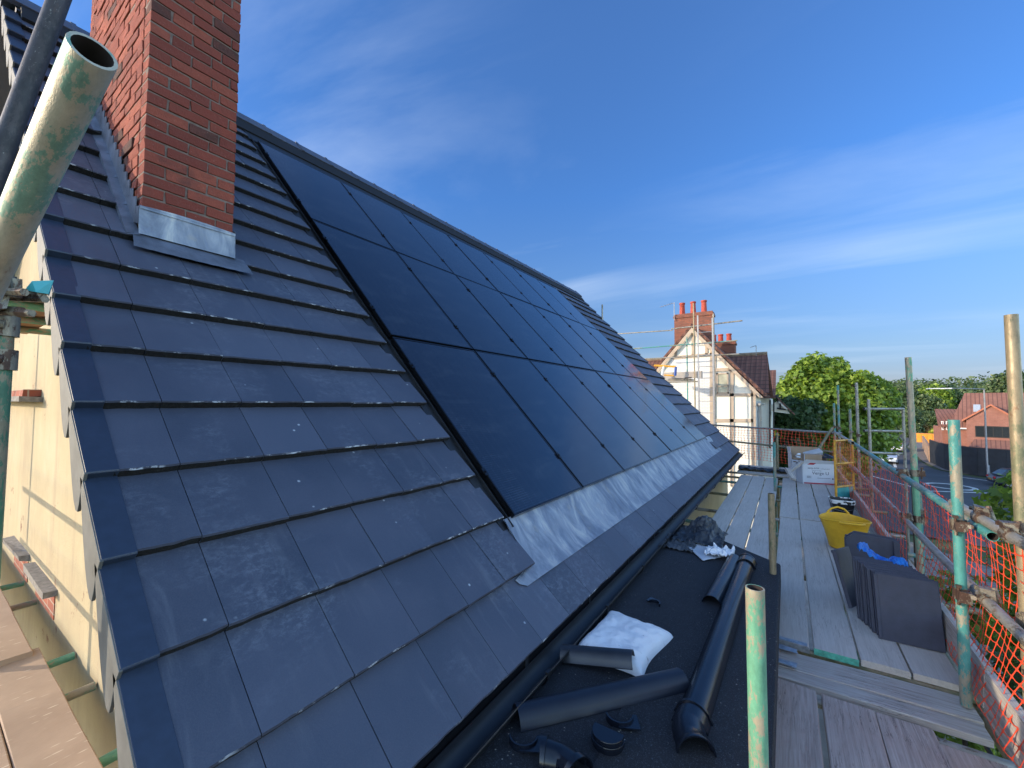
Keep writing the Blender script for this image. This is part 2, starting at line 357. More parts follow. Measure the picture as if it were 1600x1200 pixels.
        if bevel:
            m = o.modifiers.new('b', 'BEVEL'); m.width = bevel; m.segments = 2; m.limit_method = 'ANGLE'; m.angle_limit = rad(40)
        return o
def thing(name, label, cat, loc=(0, 0, 0), rotz=0, group=None, local=False):
    o = bpy.data.objects.new(name, None); COL.objects.link(o); o.location = loc; o.rotation_euler = (0, 0, rotz); o.empty_display_size = .1
    o['label'] = label; o['category'] = cat
    if group: o['group'] = group
    if local: o['_local'] = 1
    return o
def tag(o, label, cat, group=None, kind=None):
    if label: o['label'] = label
    if cat: o['category'] = cat
    if group: o['group'] = group
    if kind: o['kind'] = kind
    return o
def struct(o): o['kind'] = 'structure'; return o
def copy_tree(o, parent=None):
    c = o.copy(); COL.objects.link(c)
    if parent is not None: c.parent = parent
    for ch in list(o.children): copy_tree(ch, c)
    return c
TUBES = {}
def tube(name, A, B, m, parent, D=.0483, couplers=()):
    """a scaffold tube as its own object, local z along its length"""
    A = np.array(A, float); B = np.array(B, float); Ln = np.linalg.norm(B-A)
    mb = MB().pipe(V(0, 0, 0), V(0, 0, Ln), D/2, D/2-.004, 20)
    o = mb.build(name, [m, T_INNER], None, smooth=True)
    o.rotation_mode = 'QUATERNION'; q = Vector(B-A).to_track_quat('Z', 'Y'); o.rotation_quaternion = q
    if parent is not None:
        o.parent = parent; o.location = Vector(A)-parent.location
    else: o.location = A
    for z in couplers:
        c = MB(); c.pipe(V(0, 0, z-.03), V(0, 0, z+.03), .034, .0245, 14, .02)
        c.box((0, .045, z), (.05, .04, .055), jit=.003); c.path([(.02, .04, z-.05), (.02, .045, z+.055)], .007, 6); c.box((.02, .045, z+.05), (.02, .02, .014))
        c.path([(-.045, .0, z), (-.03, .07, z+.01)], .012, 8)
        c.build('coupler', [STEEL, STEEL], o, loc=(0, 0, 0), smooth=True)
    return o

# ================================================================== THE HOUSE
NR = V(.7218, 0, .6921); SR = V(-.6921, 0, .7218); DR = 1.65
def R(s, y, n=0.): return -DR*NR+s*SR+V(0, y, 0)+n*NR
G = .345; S0 = -.148; NC = 19; YV = .376; YE = 12.64; SRIDGE = 6.72
PY0, PYP, NPC = 2.315, 1.116, 7; PY1 = PY0+PYP*NPC
PS = [.505, 2.343, 4.195, 5.98]
GZ = -6.8
house = thing('house', 'cream rendered house whose slate grey roof carries the black solar panels', 'house', (-5.8, 6.5, GZ))
# gable walls and side wall
mb = MB()
xr, xl = -1.36, -10.3; apx = R(SRIDGE, 0, -.16); ez = -1.30
gp = lambda y: [V(xr, y, GZ), V(xr, y, ez-.05), V(apx[0], y, apx[2]), V(xl, y, ez-.05), V(xl, y, GZ)]
g1 = mb.prism(gp(.73), V(0, .25, 0)).build('gable_wall', RENDER, house)
MB().prism(gp(12.05), V(0, .25, 0)).build('gable_wall', RENDER, house)
MB().box2((xr-.25, .98, GZ), (xr, 12.05, ez-.05)).build('side_wall', RENDER, house)
MB().box2((xl, .98, GZ), (xl+.25, 12.05, ez-.05)).build('side_wall', RENDER, house)
# roof deck below the tiles and the rear slope
mb = MB(); mb.prism([R(S0+.02, YV+.05, -.07), R(SRIDGE, YV+.05, -.07), R(SRIDGE, YV+.05, -.13), R(S0+.02, YV+.05, -.13)], V(0, YE-YV-.1, 0))
mb.build('roof_deck', BLACKMAT, house)
rx = R(SRIDGE, 0)[0]
mir = lambda p: V(2*rx-p[0], p[1], p[2])
MB().prism([mir(R(S0, YV, -.02)), mir(R(SRIDGE, YV, -.02)), mir(R(SRIDGE, YV, -.10)), mir(R(S0, YV, -.10))], V(0, YE-YV, 0)).build('rear_slope', TILE, house)
# tiles: every tile a little out of line, broken front edges
mb = MB()
def tile(k, y0, y1, ls=0, s_top=None):
    s = S0+k*G+rng.normal(0, .0016); n = rng.normal(0, .0010); sk = rng.normal(0, .0012); t = float(np.clip(rng.normal(.5, .22), 0, 1))
    m = 8; ys = np.linspace(y0, y1, m); top = s_top if s_top is not None else G+.012
    js = rng.normal(0, .0010, m); jn = rng.normal(0, .0006, m)
    fr = []; ft = []; fa = []; bk = []
    for i, y in enumerate(ys):
        q = (y-y0)/(y1-y0)-.5
        fr.append(R(s+js[i]+.002, y, -.052)); ft.append(R(s+js[i]*1.3, y, n+sk*q-.005+jn[i])); fa.append(R(s+.006+js[i], y, n+sk*q+jn[i]*.5)); bk.append(R(s+top, y, -.042*top/G+n))
    k0 = [*fr, *ft, *fa, *bk]; f = []; mi = []
    for i in range(m-1): 
        mb.add([fr[i], fr[i+1], ft[i+1], ft[i]], [(0, 1, 2, 3)], 1, t); mb.add([ft[i], ft[i+1], fa[i+1], fa[i]], [(0, 1, 2, 3)], 2, t)
        mb.add([fa[i], fa[i+1], bk[i+1], bk[i]], [(0, 1, 2, 3)], 0, t)
    for i in (0, m-1): mb.add([fr[i], ft[i], fa[i], bk[i], R(s+top, ys[i], -.055)], [(0, 1, 2, 3, 4)], 0, t)
J0 = .647; TW = .3205
for k in range(NC+1):
    cols = []
    y = J0; cols.append((YV+.075, J0-.0015))
    endl = 2.247 if k >= 1 else 99
    while y < min(endl, 12.4)-.05:
        cols.append((y+.0015, y+TW-.0015)); y += TW
        if k >= 1 and y > 2.2: break
    if k >= 1:
        y = PY1+.10
        while y < YE-.12: cols.append((y+.0015, min(y+TW, YE-.08)-.0015)); y += TW
    for a, b in cols:
        # chimney passes through the tiles
        s = S0+k*G
        if b > .79 and a < 1.27 and 3.05 < s+.1 < 5.0: 
            if a < .777-.02: tile(k, a, .765)
            if b > 1.282+.02: tile(k, 1.295, b)
            continue
        tile(k, a, min(b, YE-.08), s_top=(None if k < NC else .1))
mb.build('roof_tiles', [TILE, TEDGE, ARRIS], house)
# cloaked verge units: flat top strip + side leg with a curled lower end
for yv, sg in ((YV, 1), (YE, -1)):
    for k in range(NC):
        s = S0+k*G+rng.normal(0, .003); mb = MB(); dn = rng.normal(0, .002)
        yy = lambda a: yv+sg*a
        prof = [(0, -.05), (-.004, .000), (.002, .005), (G+.02, -.034), (G+.02, -.05)]
        mb.prism([R(s+a, yy(.0), b+dn) for a, b in prof], V(0, sg*.088, 0))
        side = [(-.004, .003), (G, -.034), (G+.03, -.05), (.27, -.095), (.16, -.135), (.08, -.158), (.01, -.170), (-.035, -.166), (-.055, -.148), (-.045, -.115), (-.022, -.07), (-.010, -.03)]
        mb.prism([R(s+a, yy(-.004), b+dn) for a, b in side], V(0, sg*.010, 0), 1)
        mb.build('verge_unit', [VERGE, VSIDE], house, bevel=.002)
SOFF = plain('weathered_soffit', (.30, .22, .16), .85, var=.3, sc=9)
MB().prism([R(-.05, YV+.02, -.13), R(SRIDGE, YV+.02, -.13), R(SRIDGE, YV+.02, -.15), R(-.05, YV+.02, -.15)], V(0, .34, 0)).build('verge_soffit', SOFF, house)
# ridge
mb = MB(); y = YV
while y < YE-.05:
    y2 = min(y+.45, YE); e = rng.normal(0, .002)
    ap = R(SRIDGE, 0, .07+e); ap[0] = rx; ap[2] += .0
    l = R(SRIDGE-.24, 0, .045+e); l2 = R(SRIDGE-.24, 0, .0); a2 = ap-V(0, 0, .03)
    P = [l2, l, ap, mir(l), mir(l2), a2]
    mb.prism([p+V(0, y+.004, 0) for p in P], V(0, y2-y-.008, 0), t=float(rng.uniform(.2, .8)))
    cp = [l+NR*.008-V(0, 0, 0), ap+V(0, 0, .012), mir(l+NR*.008), mir(l2), a2, l2]
    mb.prism([p+V(0, y-.02, 0) for p in cp], V(0, .04, 0), t=.4); y += .45
mb.build('ridge_tiles', TILE, house, bevel=.003)
MB().prism([R(6.25, YV+.1, .005), R(6.50, YV+.1, .035), R(6.5, YV+.1, -.03), R(6.25, YV+.1, -.03)], V(0, YE-YV-.2, 0)).build('ridge_roll', BLACKMAT, house)
# black trays round the panels
mb = MB(); mb.prism([R(.44, 2.2, -.030), R(6.3, 2.2, -.030), R(6.3, 2.2, -.04), R(.44, 2.2, -.04)], V(0, PY1+.14-2.2, 0))
mb.prism([R(6.02, 2.25, -.01), R(6.42, 2.25, -.01), R(6.42, 2.25, -.03), R(6.02, 2.25, -.03)], V(0, PY1-2.2, 0))
for y in (2.285, PY1+.03): mb.prism([R(.46, y, -.03), R(6.1, y, -.03), R(6.1, y, -.004), R(.46, y, -.004)], V(0, .006, 0))
mb.build('flashing_tray', TRAYM, house)
# lead apron, dressed over the bottom course
mb = MB(); ns, ny = 14, 240; ss = np.linspace(.118, .53, ns); ys = np.linspace(2.045, 10.72, ny); Gd = []
ph = rng.uniform(0, 6, 8)
for i, s in enumerate(ss):
    row = []
    for y in ys:
        base = .006 if s < S0+G+.0 else .006+(-.0)
        kk = s-S0; lvl = max(-.042*kk/G, -.040)
        if s > .3: lvl = -.040+.02*min(1, (s-.3)/.2)
        b = .0035*math.sin(y*9+ph[0]+s*5)+.003*math.sin(y*23+ph[1]-s*13)*math.sin(s*19+y*3)+.002*math.sin(y*51+s*30)
        s2 = s; y2 = y
        if s > .185: y2 = max(y, 2.24)
        if y < 2.10 and s < .17: y2 = max(y, 2.10-.05*math.sin(math.acos(max(-1, min(1, (.17-s)/.055))))) if s > .118 else max(y, 2.10)
        row.append(R(s2, y2, lvl+.009+b))
    Gd.append(row)
for i in range(ns-1):
    for j in range(ny-1): mb.add([Gd[i][j], Gd[i][j+1], Gd[i+1][j+1], Gd[i+1][j]], [(0, 1, 2, 3)])
for j in range(ny-1): mb.add([Gd[0][j], Gd[0][j+1], Gd[0][j+1]-NR*.004, Gd[0][j]-NR*.004], [(0, 1, 2, 3)])
ld = mb.build('lead_apron', LEAD, house, smooth=True, weld=.0002)
# solar panels: frame, glass, clamps
for c in range(NPC):
    for r in range(3):
        y0, y1 = PY0+c*PYP+.009, PY0+(c+1)*PYP-.009; s0, s1 = PS[r]+.010, PS[r+1]-.014
        n1 = .028+rng.normal(0, .0015); e = V(0, 0, 0); fwid = .013; ti = rng.normal(0, .0012)
        p = MB()
        for (a, b, cc, d) in ((s0, y0, s0+fwid, y1), (s1-fwid, y0, s1, y1), (s0+fwid, y0, s1-fwid, y0+fwid), (s0+fwid, y1-fwid, s1-fwid, y1)):
            P = [R(a, b, n1), R(cc, b, n1), R(cc, d, n1), R(a, d, n1)]; p.prism(P, -NR*.040)
        root = p.build('solar_panel', PVFRAME, house)
        gm = MB(); m = 2
        gm.prism([R(s0+fwid, y0+fwid, n1-.0025), R(s1-fwid, y0+fwid, n1-.0025+ti), R(s1-fwid, y1-fwid, n1-.0025+ti), R(s0+fwid, y1-fwid, n1-.0025)], -NR*.005)
        go = gm.build('glass', PVGLASS, root, loc=house.location)
        me = go.data; uvl = me.uv_layers[0].data
        for pl in me.polygons:
            for li in pl.loop_indices:
                co = np.array(me.vertices[me.loops[li].vertex_index].co)+np.array(house.location); rel = co+DR*NR
                uvl[li].uv = (rel[1]-y0, rel @ SR-s0)
        for fs in (.2, .8):
            s = s0+(s1-s0)*fs; yk = y0-.009
            cm = MB(); cm.prism([R(s-.03, yk-.017, n1+.001), R(s+.03, yk-.017, n1+.001), R(s+.03, yk+.017, n1+.001), R(s-.03, yk+.017, n1+.001)], NR*.008)
            cm.path([R(s, yk, n1+.008), R(s, yk, n1+.018)], .008, 8); cm.build('clamp', PVFRAME, root, loc=house.location)
# gutter, fascia, brackets
ge = R(S0, 0); gx, gz = ge[0]+.052, ge[2]-.045
mb = MB(); A = [(-math.pi+i*math.pi/14) for i in range(15)]; ro, ri = .058, .0545
def gutring(y): return [V(gx+ro*math.cos(a), y, gz+ro*math.sin(a)) for a in A]+[V(gx+ro+.006, y, gz+.004), V(gx+ro+.004, y, gz+.008)]+[V(gx+ri*math.cos(a), y, gz+ri*math.sin(a)) for a in A[::-1]]
ysg = [YV+.0]+list(np.arange(1, 12.6, .5))+[YE+.03]
mb.rings([gutring(y) for y in ysg]); gut = mb.build('gutter', [GUTPL], house, smooth=True)
mb = MB(); mb.rings([[V(gx+.0525*math.cos(a), y, gz+.0525*math.sin(a)) for a in A[8:14]]+[V(gx+.049*math.cos(a), y, gz+.049*math.sin(a)) for a in A[8:14]][::-1] for y in ysg]); mb.build('dust_line', BLACKDUST, gut, loc=house.location)
for y in np.arange(1.0, 12.6, .78):
    b = MB(); b.rings([[V(gx+r*math.cos(a), yy, gz+r*math.sin(a)) for a in A for r in (.066,)]+[V(gx+.0585*math.cos(a), yy, gz+.0585*math.sin(a)) for a in A[::-1]] for yy in (y-.015, y+.015)])
    b.box((gx-.07, y, gz-.01), (.02, .03, .10)); b.box((gx+.06, y, gz+.008), (.016, .03, .014)); b.build('gutter_bracket', GUTPL, gut, loc=house.location)
for y in (4.35, 8.4):
    b = MB(); b.rings([[V(gx+.068*math.cos(a), yy, gz+.068*math.sin(a)) for a in A]+[V(gx+.0587*math.cos(a), yy, gz+.0587*math.sin(a)) for a in A[::-1]] for yy in (y-.05, y+.05)]); b.build('gutter_union', BLACKPL, gut, loc=house.location)
MB().box2((gx-.085, YV+.1, gz-.14), (gx-.065, YE-.1, gz+.03)).build('fascia', PVFRAME, house)
MB().box2((xr-.05, YV+.15, gz-.14), (gx-.086, YE-.15, gz-.12)).build('soffit', RENDER, house)

# ------------------------------------------------------------------ chimney
CX, CY0, CY1, CD = -3.247, .777, 1.285, 1.58
chim = MB().box2((CX-.008, CY0+.008, 1.0), (CX-CD+.008, CY1-.008, 4.9)).build('chimney', MORTAR, house)
mb = MB(); H = .0745; z = 1.185; row = 0
def brick(a, b, t): mb.box2(a, b, 0, t, .0022)
while z < 4.85:
    z1 = z+.064; off = (row % 2)
    js = [0, .112+.02*rng.normal()*.1, .337, .508] if off else [0, .225, .45, .508]
    if off == 0 and row % 4 == 0: js = [0, .225, .395, .508]
    for a, b in zip(js[:-1], js[1:]):
        t = float(rng.uniform(.2, 1)); 
        if rng.random() < .10: t = float(rng.uniform(0, .15))
        mb.box2((CX-.10, CY0+a+.005, z), (CX+rng.normal(0, .0018), CY0+b-.005, z1), 0, t, .0022)
        mb.box2((CX-CD+.0, CY0+a+.005, z), (CX-CD+.1, CY0+b-.005, z1), 0, t, .0022)
    xs = [.105]+list(np.arange(.105+(.225 if off else .112), CD-.1, .225))+[CD-.105]
    for a, b in zip(xs[:-1], xs[1:]):
        if b-a < .03: continue
        t = float(rng.uniform(.2, 1))
        if rng.random() < .06: t = float(rng.uniform(0, .15))
        mb.box2((CX-a-.005, CY0+rng.normal(0, .002), z), (CX-b+.005, CY0+.1, z1), 0, t, .0022)
        mb.box2((CX-a-.005, CY1-.1, z), (CX-b+.005, CY1+rng.normal(0, .002), z1), 0, t, .0022)
    z += H; row += 1
mb.build('brickwork', BRICK, chim, loc=house.location, bevel=.004)
MB().box2((CX+.05, CY0-.05, 4.85), (CX-CD-.05, CY1+.05, 4.97)).build('chimney_cap', MORTAR, chim, loc=house.location)
for i in range(2):
    x = CX-.4-i*.75; q = MB(); C0 = V(x, (CY0+CY1)/2, 4.97)
    q.rings([[C0+V(r*math.cos(a), r*math.sin(a), h) for a in np.linspace(0, 2*math.pi, 20, endpoint=False)] for r, h in ((.15, 0), (.14, .03), (.12, .3), (.14, .33), (.14, .37), (.10, .37), (.1, .1))])
    q.build('chimney_pot', plain('terracotta', (.42, .12, .06), .8) if i == 0 else bpy.data.materials['terracotta'], chim, loc=house.location, smooth=True)
# lead: front apron upstand, skirt on the tiles, stepped side flashing
mb = MB()
def patch(fn, nu, nv, mi=0):
    P = [[fn(u, v) for v in np.linspace(0, 1, nv)] for u in np.linspace(0, 1, nu)]
    for i in range(nu-1):
        for j in range(nv-1): mb.add([P[i][j], P[i+1][j], P[i+1][j+1], P[i][j+1]], [(0, 1, 2, 3)], mi)
zb = lambda x: (-DR-NR[0]*x)/NR[2]
wob = lambda u, v, k=1: .0025*math.sin(13*u+7*v*k)*math.cos(9*v+3*u)
patch(lambda u, v: V(CX+.006+wob(u, v)+.012*(1-v)**3, CY0-.008+u*(CY1-CY0+.016), zb(CX)+.01+v*(1.19-zb(CX)-.01+.012*math.sin(u*3))), 16, 10)
s_c = (V(CX, 0, zb(CX))+DR*NR) @ SR
mb2_ = mb; mb = MB()
patch(lambda u, v: R(s_c+.02-.16*v, CY0-.03+u*(CY1-CY0+.10)+.04*v*(u-.4), .008+wob(v*2, u*3)-.012*max(0, v-.7)), 22, 12)
mb.build('lead_skirt', LEADD, chim, loc=house.location, smooth=True, weld=.0002); mb = mb2_
patch(lambda u, v: V(CX+.01-.0*u, CY1+.006, zb(CX))+V(-u*.16, 0, u*.167+v*(.20-.10*u)), 6, 5)
mb.prism([V(CX+.006, CY0-.006, 1.19), V(CX+.012, CY0-.006, 1.17), V(CX+.012, CY0-.006, 1.183)], V(0, CY1-CY0+.012, 0))
mb.build('lead_flashing', LEAD, chim, loc=house.location, smooth=True, weld=.0002)
mb = MB(); z = 1.185
for i in range(26):
    x_r = -(DR+NR[2]*z)/NR[0]; zz = z+H
    x_r2 = -(DR+NR[2]*(z+.0))/NR[0]
    x0 = min(CX, x_r+.19); x1 = x_r-.10
    if x1 < CX-CD: break
    if x0-x1 > .03: mb.prism([V(x0, CY0-.006, z-.11), V(x0, CY0-.006, z+.0), V(x0-.02, CY0-.006, z+.004), V(x1, CY0-.006, z+.07), V(x1, CY0-.006, z-.01)], V(0, -.003-rng.uniform(0, .004), 0))
    z += H
mb.build('stepped_flashing', LEADD, chim, loc=house.location)
mb = MB(); mb.prism([R(s_c, CY0-.06, .002), R(s_c+1.2, CY0-.06, .002), R(s_c+1.2, CY0, .012), R(s_c, CY0, .012)], -NR*.03)
for k in range(8, 18):
    s = S0+k*G
    if s > s_c-.1: mb.prism([R(s, CY0-.055, -.002), R(s+G, CY0-.055, -.04), R(s+G, CY0, -.01), R(s, CY0, .016)], NR*.002)
mb.build('soakers', LEADD, chim, loc=house.location)

# ------------------------------------------------------------------ gable details: window, vents, brick slots
def wall_hole(x0, x1, z0, z1): pass
WHITE = plain('white_upvc', (.75, .75, .74), .35, var=.04); GLASSD = plain('window_glass', (.02, .025, .03), .06, var=.2)
wy = .73
c0 = at_Y(78, 612, wy)
def W2(x, y, yy=wy): return at_Y(x, y, yy)
a = W2(84, 500); b_ = W2(84, 600); xw = a[0]
win = MB()
X0, X1, Z0, Z1 = -4.15, -3.55, b_[2]-.02, a[2]+.35
for q in (((X0, Z0), (X1, Z0+.06)), ((X0, Z1-.06), (X1, Z1)), ((X0, Z0), (X0+.06, Z1)), ((X1-.06, Z0), (X1, Z1)), (((X0+X1)/2-.03, Z0), ((X0+X1)/2+.03, Z1))):
    win.box2((q[0][0], wy-.035, q[0][1]), (q[1][0], wy+.02, q[1][1]))
wo = win.build('window', WHITE, house, bevel=.004); MB().box2((X0+.05, wy-.008, Z0+.05), (X1-.05, wy+.01, Z1-.05)).build('pane', GLASSD, wo, loc=house.location)
MB().box2((X0-.05, wy-.09, Z0-.05), (X1+.05, wy, Z0-.01)).build('sill', WHITE, wo, loc=house.location)
SLATEM = plain('broken_slate', (.24, .22, .2), .85, var=.3, sc=30, bump=.6)
BRT = brick_tex('exposed_brick', (.36, .10, .055), (.28, .08, .05), (.4, .33, .26))
for (px_, py_), (qx, qy) in (((30, 850), (40, 900)), ((66, 895), (80, 955))):
    p = W2(px_, py_); q = W2(qx, qy)
    sl_ = MB(); sl_.box2((p[0]-.32, wy-.07, p[2]-.03), (q[0]+.18, wy+.0, p[2]+.015), jit=.006).build('vent_slate', SLATEM, house)
    MB().box2((p[0]-.2, wy-.006, q[2]-.03), (q[0]+.12, wy+.01, p[2]-.03)).build('exposed_brick', BRT, house)
p = W2(36, 616); sb_ = MB(); sb_.box2((p[0]-.9, wy-.14, p[2]-.07), (p[0]+1.1, wy+.0, p[2]-.03), jit=.004); sb_.box2((p[0]-.85, wy-.12, p[2]-.03), (p[0]+1.0, wy, p[2]+.03), 1, jit=.006)
sb_.build('string_course', [SLATEM, BRT], house)

# ------------------------------------------------------------------ flat felt roof over the bay
fz = -1.35
fl = [V(xr, 1.0, fz), V(-.03, 1.0, fz), V(-.075, 1.9, fz), V(-.078, 4.2, fz), V(-.44, 4.5, fz), V(-.93, 4.92, fz), V(xr, 5.0, fz)]
bay = MB().prism(fl, V(0, 0, -.16)).build('bay_roof', FELT, house, bevel=.012)
MB().prism([V(xr, 1.1, fz), V(xr, 4.9, fz), V(xr+.22, 4.8, fz+.004), V(xr+.27, 1.1, fz+.004), ], V(0, 0, .006)).build('felt_upstand', plain('felt_smooth', (.016, .02, .028), .75, sc=12, bump=.2), bay, loc=house.location)
MB().prism([V(-.62, 1.2, fz+.001), V(-.075, 1.2, fz+.001), V(-.085, 2.62, fz+.001), V(-.66, 2.55, fz+.001)], V(0, 0, .003)).build('felt_lap', FELT, bay, loc=house.location)
MB().box2((xr, 1.1, GZ), (-.2, 4.1, fz-.16)).build('bay_wall', RENDER, bay, loc=house.location)

# ================================================================== SCAFFOLD ROUND THE HOUSE
DZ = -1.6
scaf = thing('scaffold', 'tube scaffold with teal and rusty poles wrapped round the near house', 'scaffold', (.9, 3, GZ))
def post(x, y, z0, z1, m, cp=(), lean=(0, 0)):
    A = V(x-lean[0]*(z1-z0), y-lean[1]*(z1-z0), z0); B = V(x, y, z1); return tube('standard', A, B, m, scaf, couplers=[c-z0 for c in cp])
# inner row in the slot between the boards
post(-.088, 1.37, -3.5, -.52, T_GREEN)
post(-.125, 3.93, GZ, -.72, T_BROWN, (-1.7,))
p = at(1209.5, 691, 7.6); post(p[0], p[1], GZ, p[2], T_TEAL, (-1.7,)); p = at(1214, 676, 9.3); post(p[0], p[1], GZ, p[2], T_BROWN, (-1.7,))
# outer row
post(.765, 3.27, -1.62, -.085, T_TEAL, (-.66, -1.03))
post(.92, 3.02, GZ, .44, T_BROWN, (-.62, -1.03, -1.75), lean=(.0, .0))
post(.93, 5.15, GZ, .43, T_GREEN, (-.62, -1.03, -1.75), lean=(-.012, 0))
p = at(1434, 742, 4.05); post(p[0], p[1], GZ, p[2]-.1, T_TEAL, (-1.05,))
for (x, y, t, m) in ((1303, 630, 11.1, T_TEAL), (1309, 602, 10.6, T_TEAL), (1328, 639, 9.2, T_TEAL), (1338, 598, 8.2, T_BARE), (1357, 624, 8.0, T_BARE)):
    p = at(x, y, t); post(p[0], p[1], GZ, p[2], m, (-.62, -1.03) if x < 1345 else ())
pl_ = at(1411, 640, 8.2); post(pl_[0], pl_[1], GZ, pl_[2], T_BARE)
for y0, y1 in ((639, 639), (673, 674), (707, 709)):
    tube('ledger', at(1350, y0, 8.02), at(1412, y1, 8.2), T_BARE, scaf)
def led(A, B, m, nm='ledger', cp=()): return tube(nm, A, B, m, scaf, couplers=cp)
# guard rails on the street side (two lengths lapped at the coupler)
led((.86, 1.2, -.615), (.86, 3.75, -.62), T_BARE, 'guard_rail', (1.75, 2.1)); led((.845, 3.1, -.665), (.86, 9.0, -.62), T_TEAL, 'guard_rail', (2.0,))
led((.80, 8.0, -.585), (.85, 11.6, -.62), T_BARE, 'guard_rail')
led((.84, 1.0, -1.03), (.84, 3.6, -1.02), T_BARE, 'guard_rail', (2.2, 1.4)); led((.86, 3.2, -1.06), (.86, 8.6, -1.02), T_BARE, 'guard_rail', (1.9,)); led((.86, 8.3, -1.05), (.86, 11.4, -1.02), T_BARE, 'guard_rail')
# far end rails
led((-2.3, 13.44, -.62), (.97, 11.48, -.64), T_BARE, 'guard_rail', (3.6,)); led((-2.3, 13.40, -1.03), (.92, 11.46, -1.06), T_BROWN, 'guard_rail', (2.6,))
for y, z in ((1.3, -1.69), (2.98, -1.70), (3.46, -1.665), (4.9, -1.665), (6.3, -1.665), (7.1, -1.665), (8.5, -1.665), (9.9, -1.665), (10.6, -1.665), (11.3, -1.665)):
    led((-1.34 if y > 5 else -.3, y, z), (1.25+rng.uniform(-.1, .25), y, z), [T_TEAL, T_BROWN, T_BARE][int(y*10) % 3], 'transom')
for x in (-.9, .86): led((x, 2.6 if x < 0 else .6, -1.715), (x, 11.6, -1.715), T_BROWN)
for y in (5.2, 6.0, 6.9, 7.8, 8.8):       # lower outrigger bay seen through the net
    led((.9, y, -2.6-.02*y), (1.9, y+.05, -2.6-.02*y), [T_TEAL, T_BARE, T_BROWN][int(y) % 3], 'transom')
led((1.75, 3.5, -2.75), (1.75, 10, -2.75), T_BARE); led((1.8, 4.5, -3.9), (1.8, 10, -3.9), T_DARK)
for y in (4.6, 7.2, 9.2): post(1.66, y, GZ, -.95, T_DARK)
# gable side
tube('brace', V(-1.047-.9, .10-.05, .313-.35), V(-.7205, .12, .4418), T_LEFT, scaf)
d = V(-.008, -.077, -.454); d /= np.linalg.norm(d); c1 = V(-1.916, .237, 1.285)
tube('brace', c1-d*1.3, c1+d*1.35, T_DARK, scaf, D=.05)
post(-1.93, .165, GZ, .27, T_OLD, (.12, .22))
for x in (-4.3, -6.6): post(x, .12, GZ, 1.8, T_GREEN)
for z in (-.62, -1.12): led((-7, .10, z), (-2.0, .10, z), T_GREEN, 'guard_rail')
for x in (-1.66*1.62, -2.12*1.62, -2.44*1.62, -3.25*1.62, -5.9): led((x+.02, -.6, -1.70), (x-.02, .72, -1.69), T_GREEN, 'transom')
p1 = at(52, 476, 2.4); zt = p1[2]
for x in (-3.45, -4.05, -4.65): led((x, .05, .52), (x, .68, .52), T_GREEN, 'transom')
# couplers in a cluster at the top of the gable post
b = MB(); c0 = V(-1.86, .17, .30)
for i in range(5):
    q = c0+rng.normal(0, .035, 3)*V(.8, .6, 1.2); b.box(q, (.07, .03, .05), jit=.006); b.path([q+V(-.03, .0, -.02), q+V(.09, .05, -.03)], .011, 6)
b.build('coupler', STEEL, scaf)
b = MB(); b.box(c0+V(.06, .05, .03), (.05, .04, .035), jit=.004); b.build('coupler', plain('teal_paint', (.05, .38, .42), .4), scaf)

# ------------------------------------------------------------------ boards
BD = {}
TEALEND = plain('teal_band', (.08, .36, .26), .55, var=.4, sc=25); STEELBAND = plain('steel_band', (.30, .32, .34), .4, .6, var=.4, sc=25)
def board(x0, y0, x1, y1, z, label, wid=.225, th=.038, m=None, group='scaffold boards of the long deck', zend=None, band=None, name='scaffold_board'):
    A = V(x0, y0, z); B = V(x1, y1, z if zend is None else zend); Ln = np.linalg.norm(B-A); mb = MB(); n = max(2, int(Ln/.35))+1; rg = []
    wv = rng.normal(0, .0022, n); wx = rng.normal(0, .0011, n)
    for i in range(n):
        y = Ln*i/(n-1); h = wid/2+wx[i]; tw = rng.normal(0, .0009)
        rg.append([V(-h, y, -th), V(-h, y, wv[i]-tw-.004), V(-h+.005, y, wv[i]-tw), V(h-.005, y, wv[i]+tw), V(h, y, wv[i]+tw-.004), V(h, y, -th)])
    mb.rings(rg); o = mb.build(name, m or WOOD, None, loc=(0, 0, 0))
    o.rotation_mode = 'QUATERNION'; o.rotation_quaternion = Vector(B-A).to_track_quat('Y', 'Z'); o.location = A
    tag(o, label, 'board', group)
    if band:
        e = MB().box((0, -.001, -th/2-.002), (wid+.002, .004, th+.001)); e.box((0, .02, .0025), (wid*.9, .045, .0015)) if band is not TEALEND else None
        e.build('end_band', band, o, loc=(0, 0, 0))
    return o
# far run, between the slot and the toe board: two lengths
xs = [(-.085, .095), (.112, .335), (.350, .572), (.588, .81)]
nm = ['beside the slot with the inner poles', 'second from the slot', 'third from the slot', 'against the orange-netted toe board']
xs = [(-.02, .0), (.0, .0)]; cx_ = [-.018, .222, .462, .700]; wd = .225
for i, c in enumerate(cx_):
    board(c-.0+(-.01 if i == 0 else 0), 3.40+.012*i, c+[.03, .02, .0, .0][i]-.02, 7.02+.03*i, DZ, 'grey deck board from the step to mid deck, '+nm[i], band=[STEELBAND, TEALEND, STEELBAND, STEELBAND][i] if i < 2 else None, zend=DZ-.004, m=WOODP)
    board(c+.004*i, 7.05+.03*i, c+.01, 10.72, DZ+.002, 'grey deck board from mid deck to the boxes, '+nm[i], m=WOODP)
for i, (a, b_) in enumerate(((-.80, -.79), (-.552, -.555), (-.312, -.315))):
    board(a, 4.0, b_, 10.65, DZ-.003*i, 'weathered scaffold board between the gutter and the inner poles, '+['nearest the gutter', 'middle of its three', 'nearest the inner poles'][i], wid=[.228, .228, .218][i], th=.036, m=WOODP)
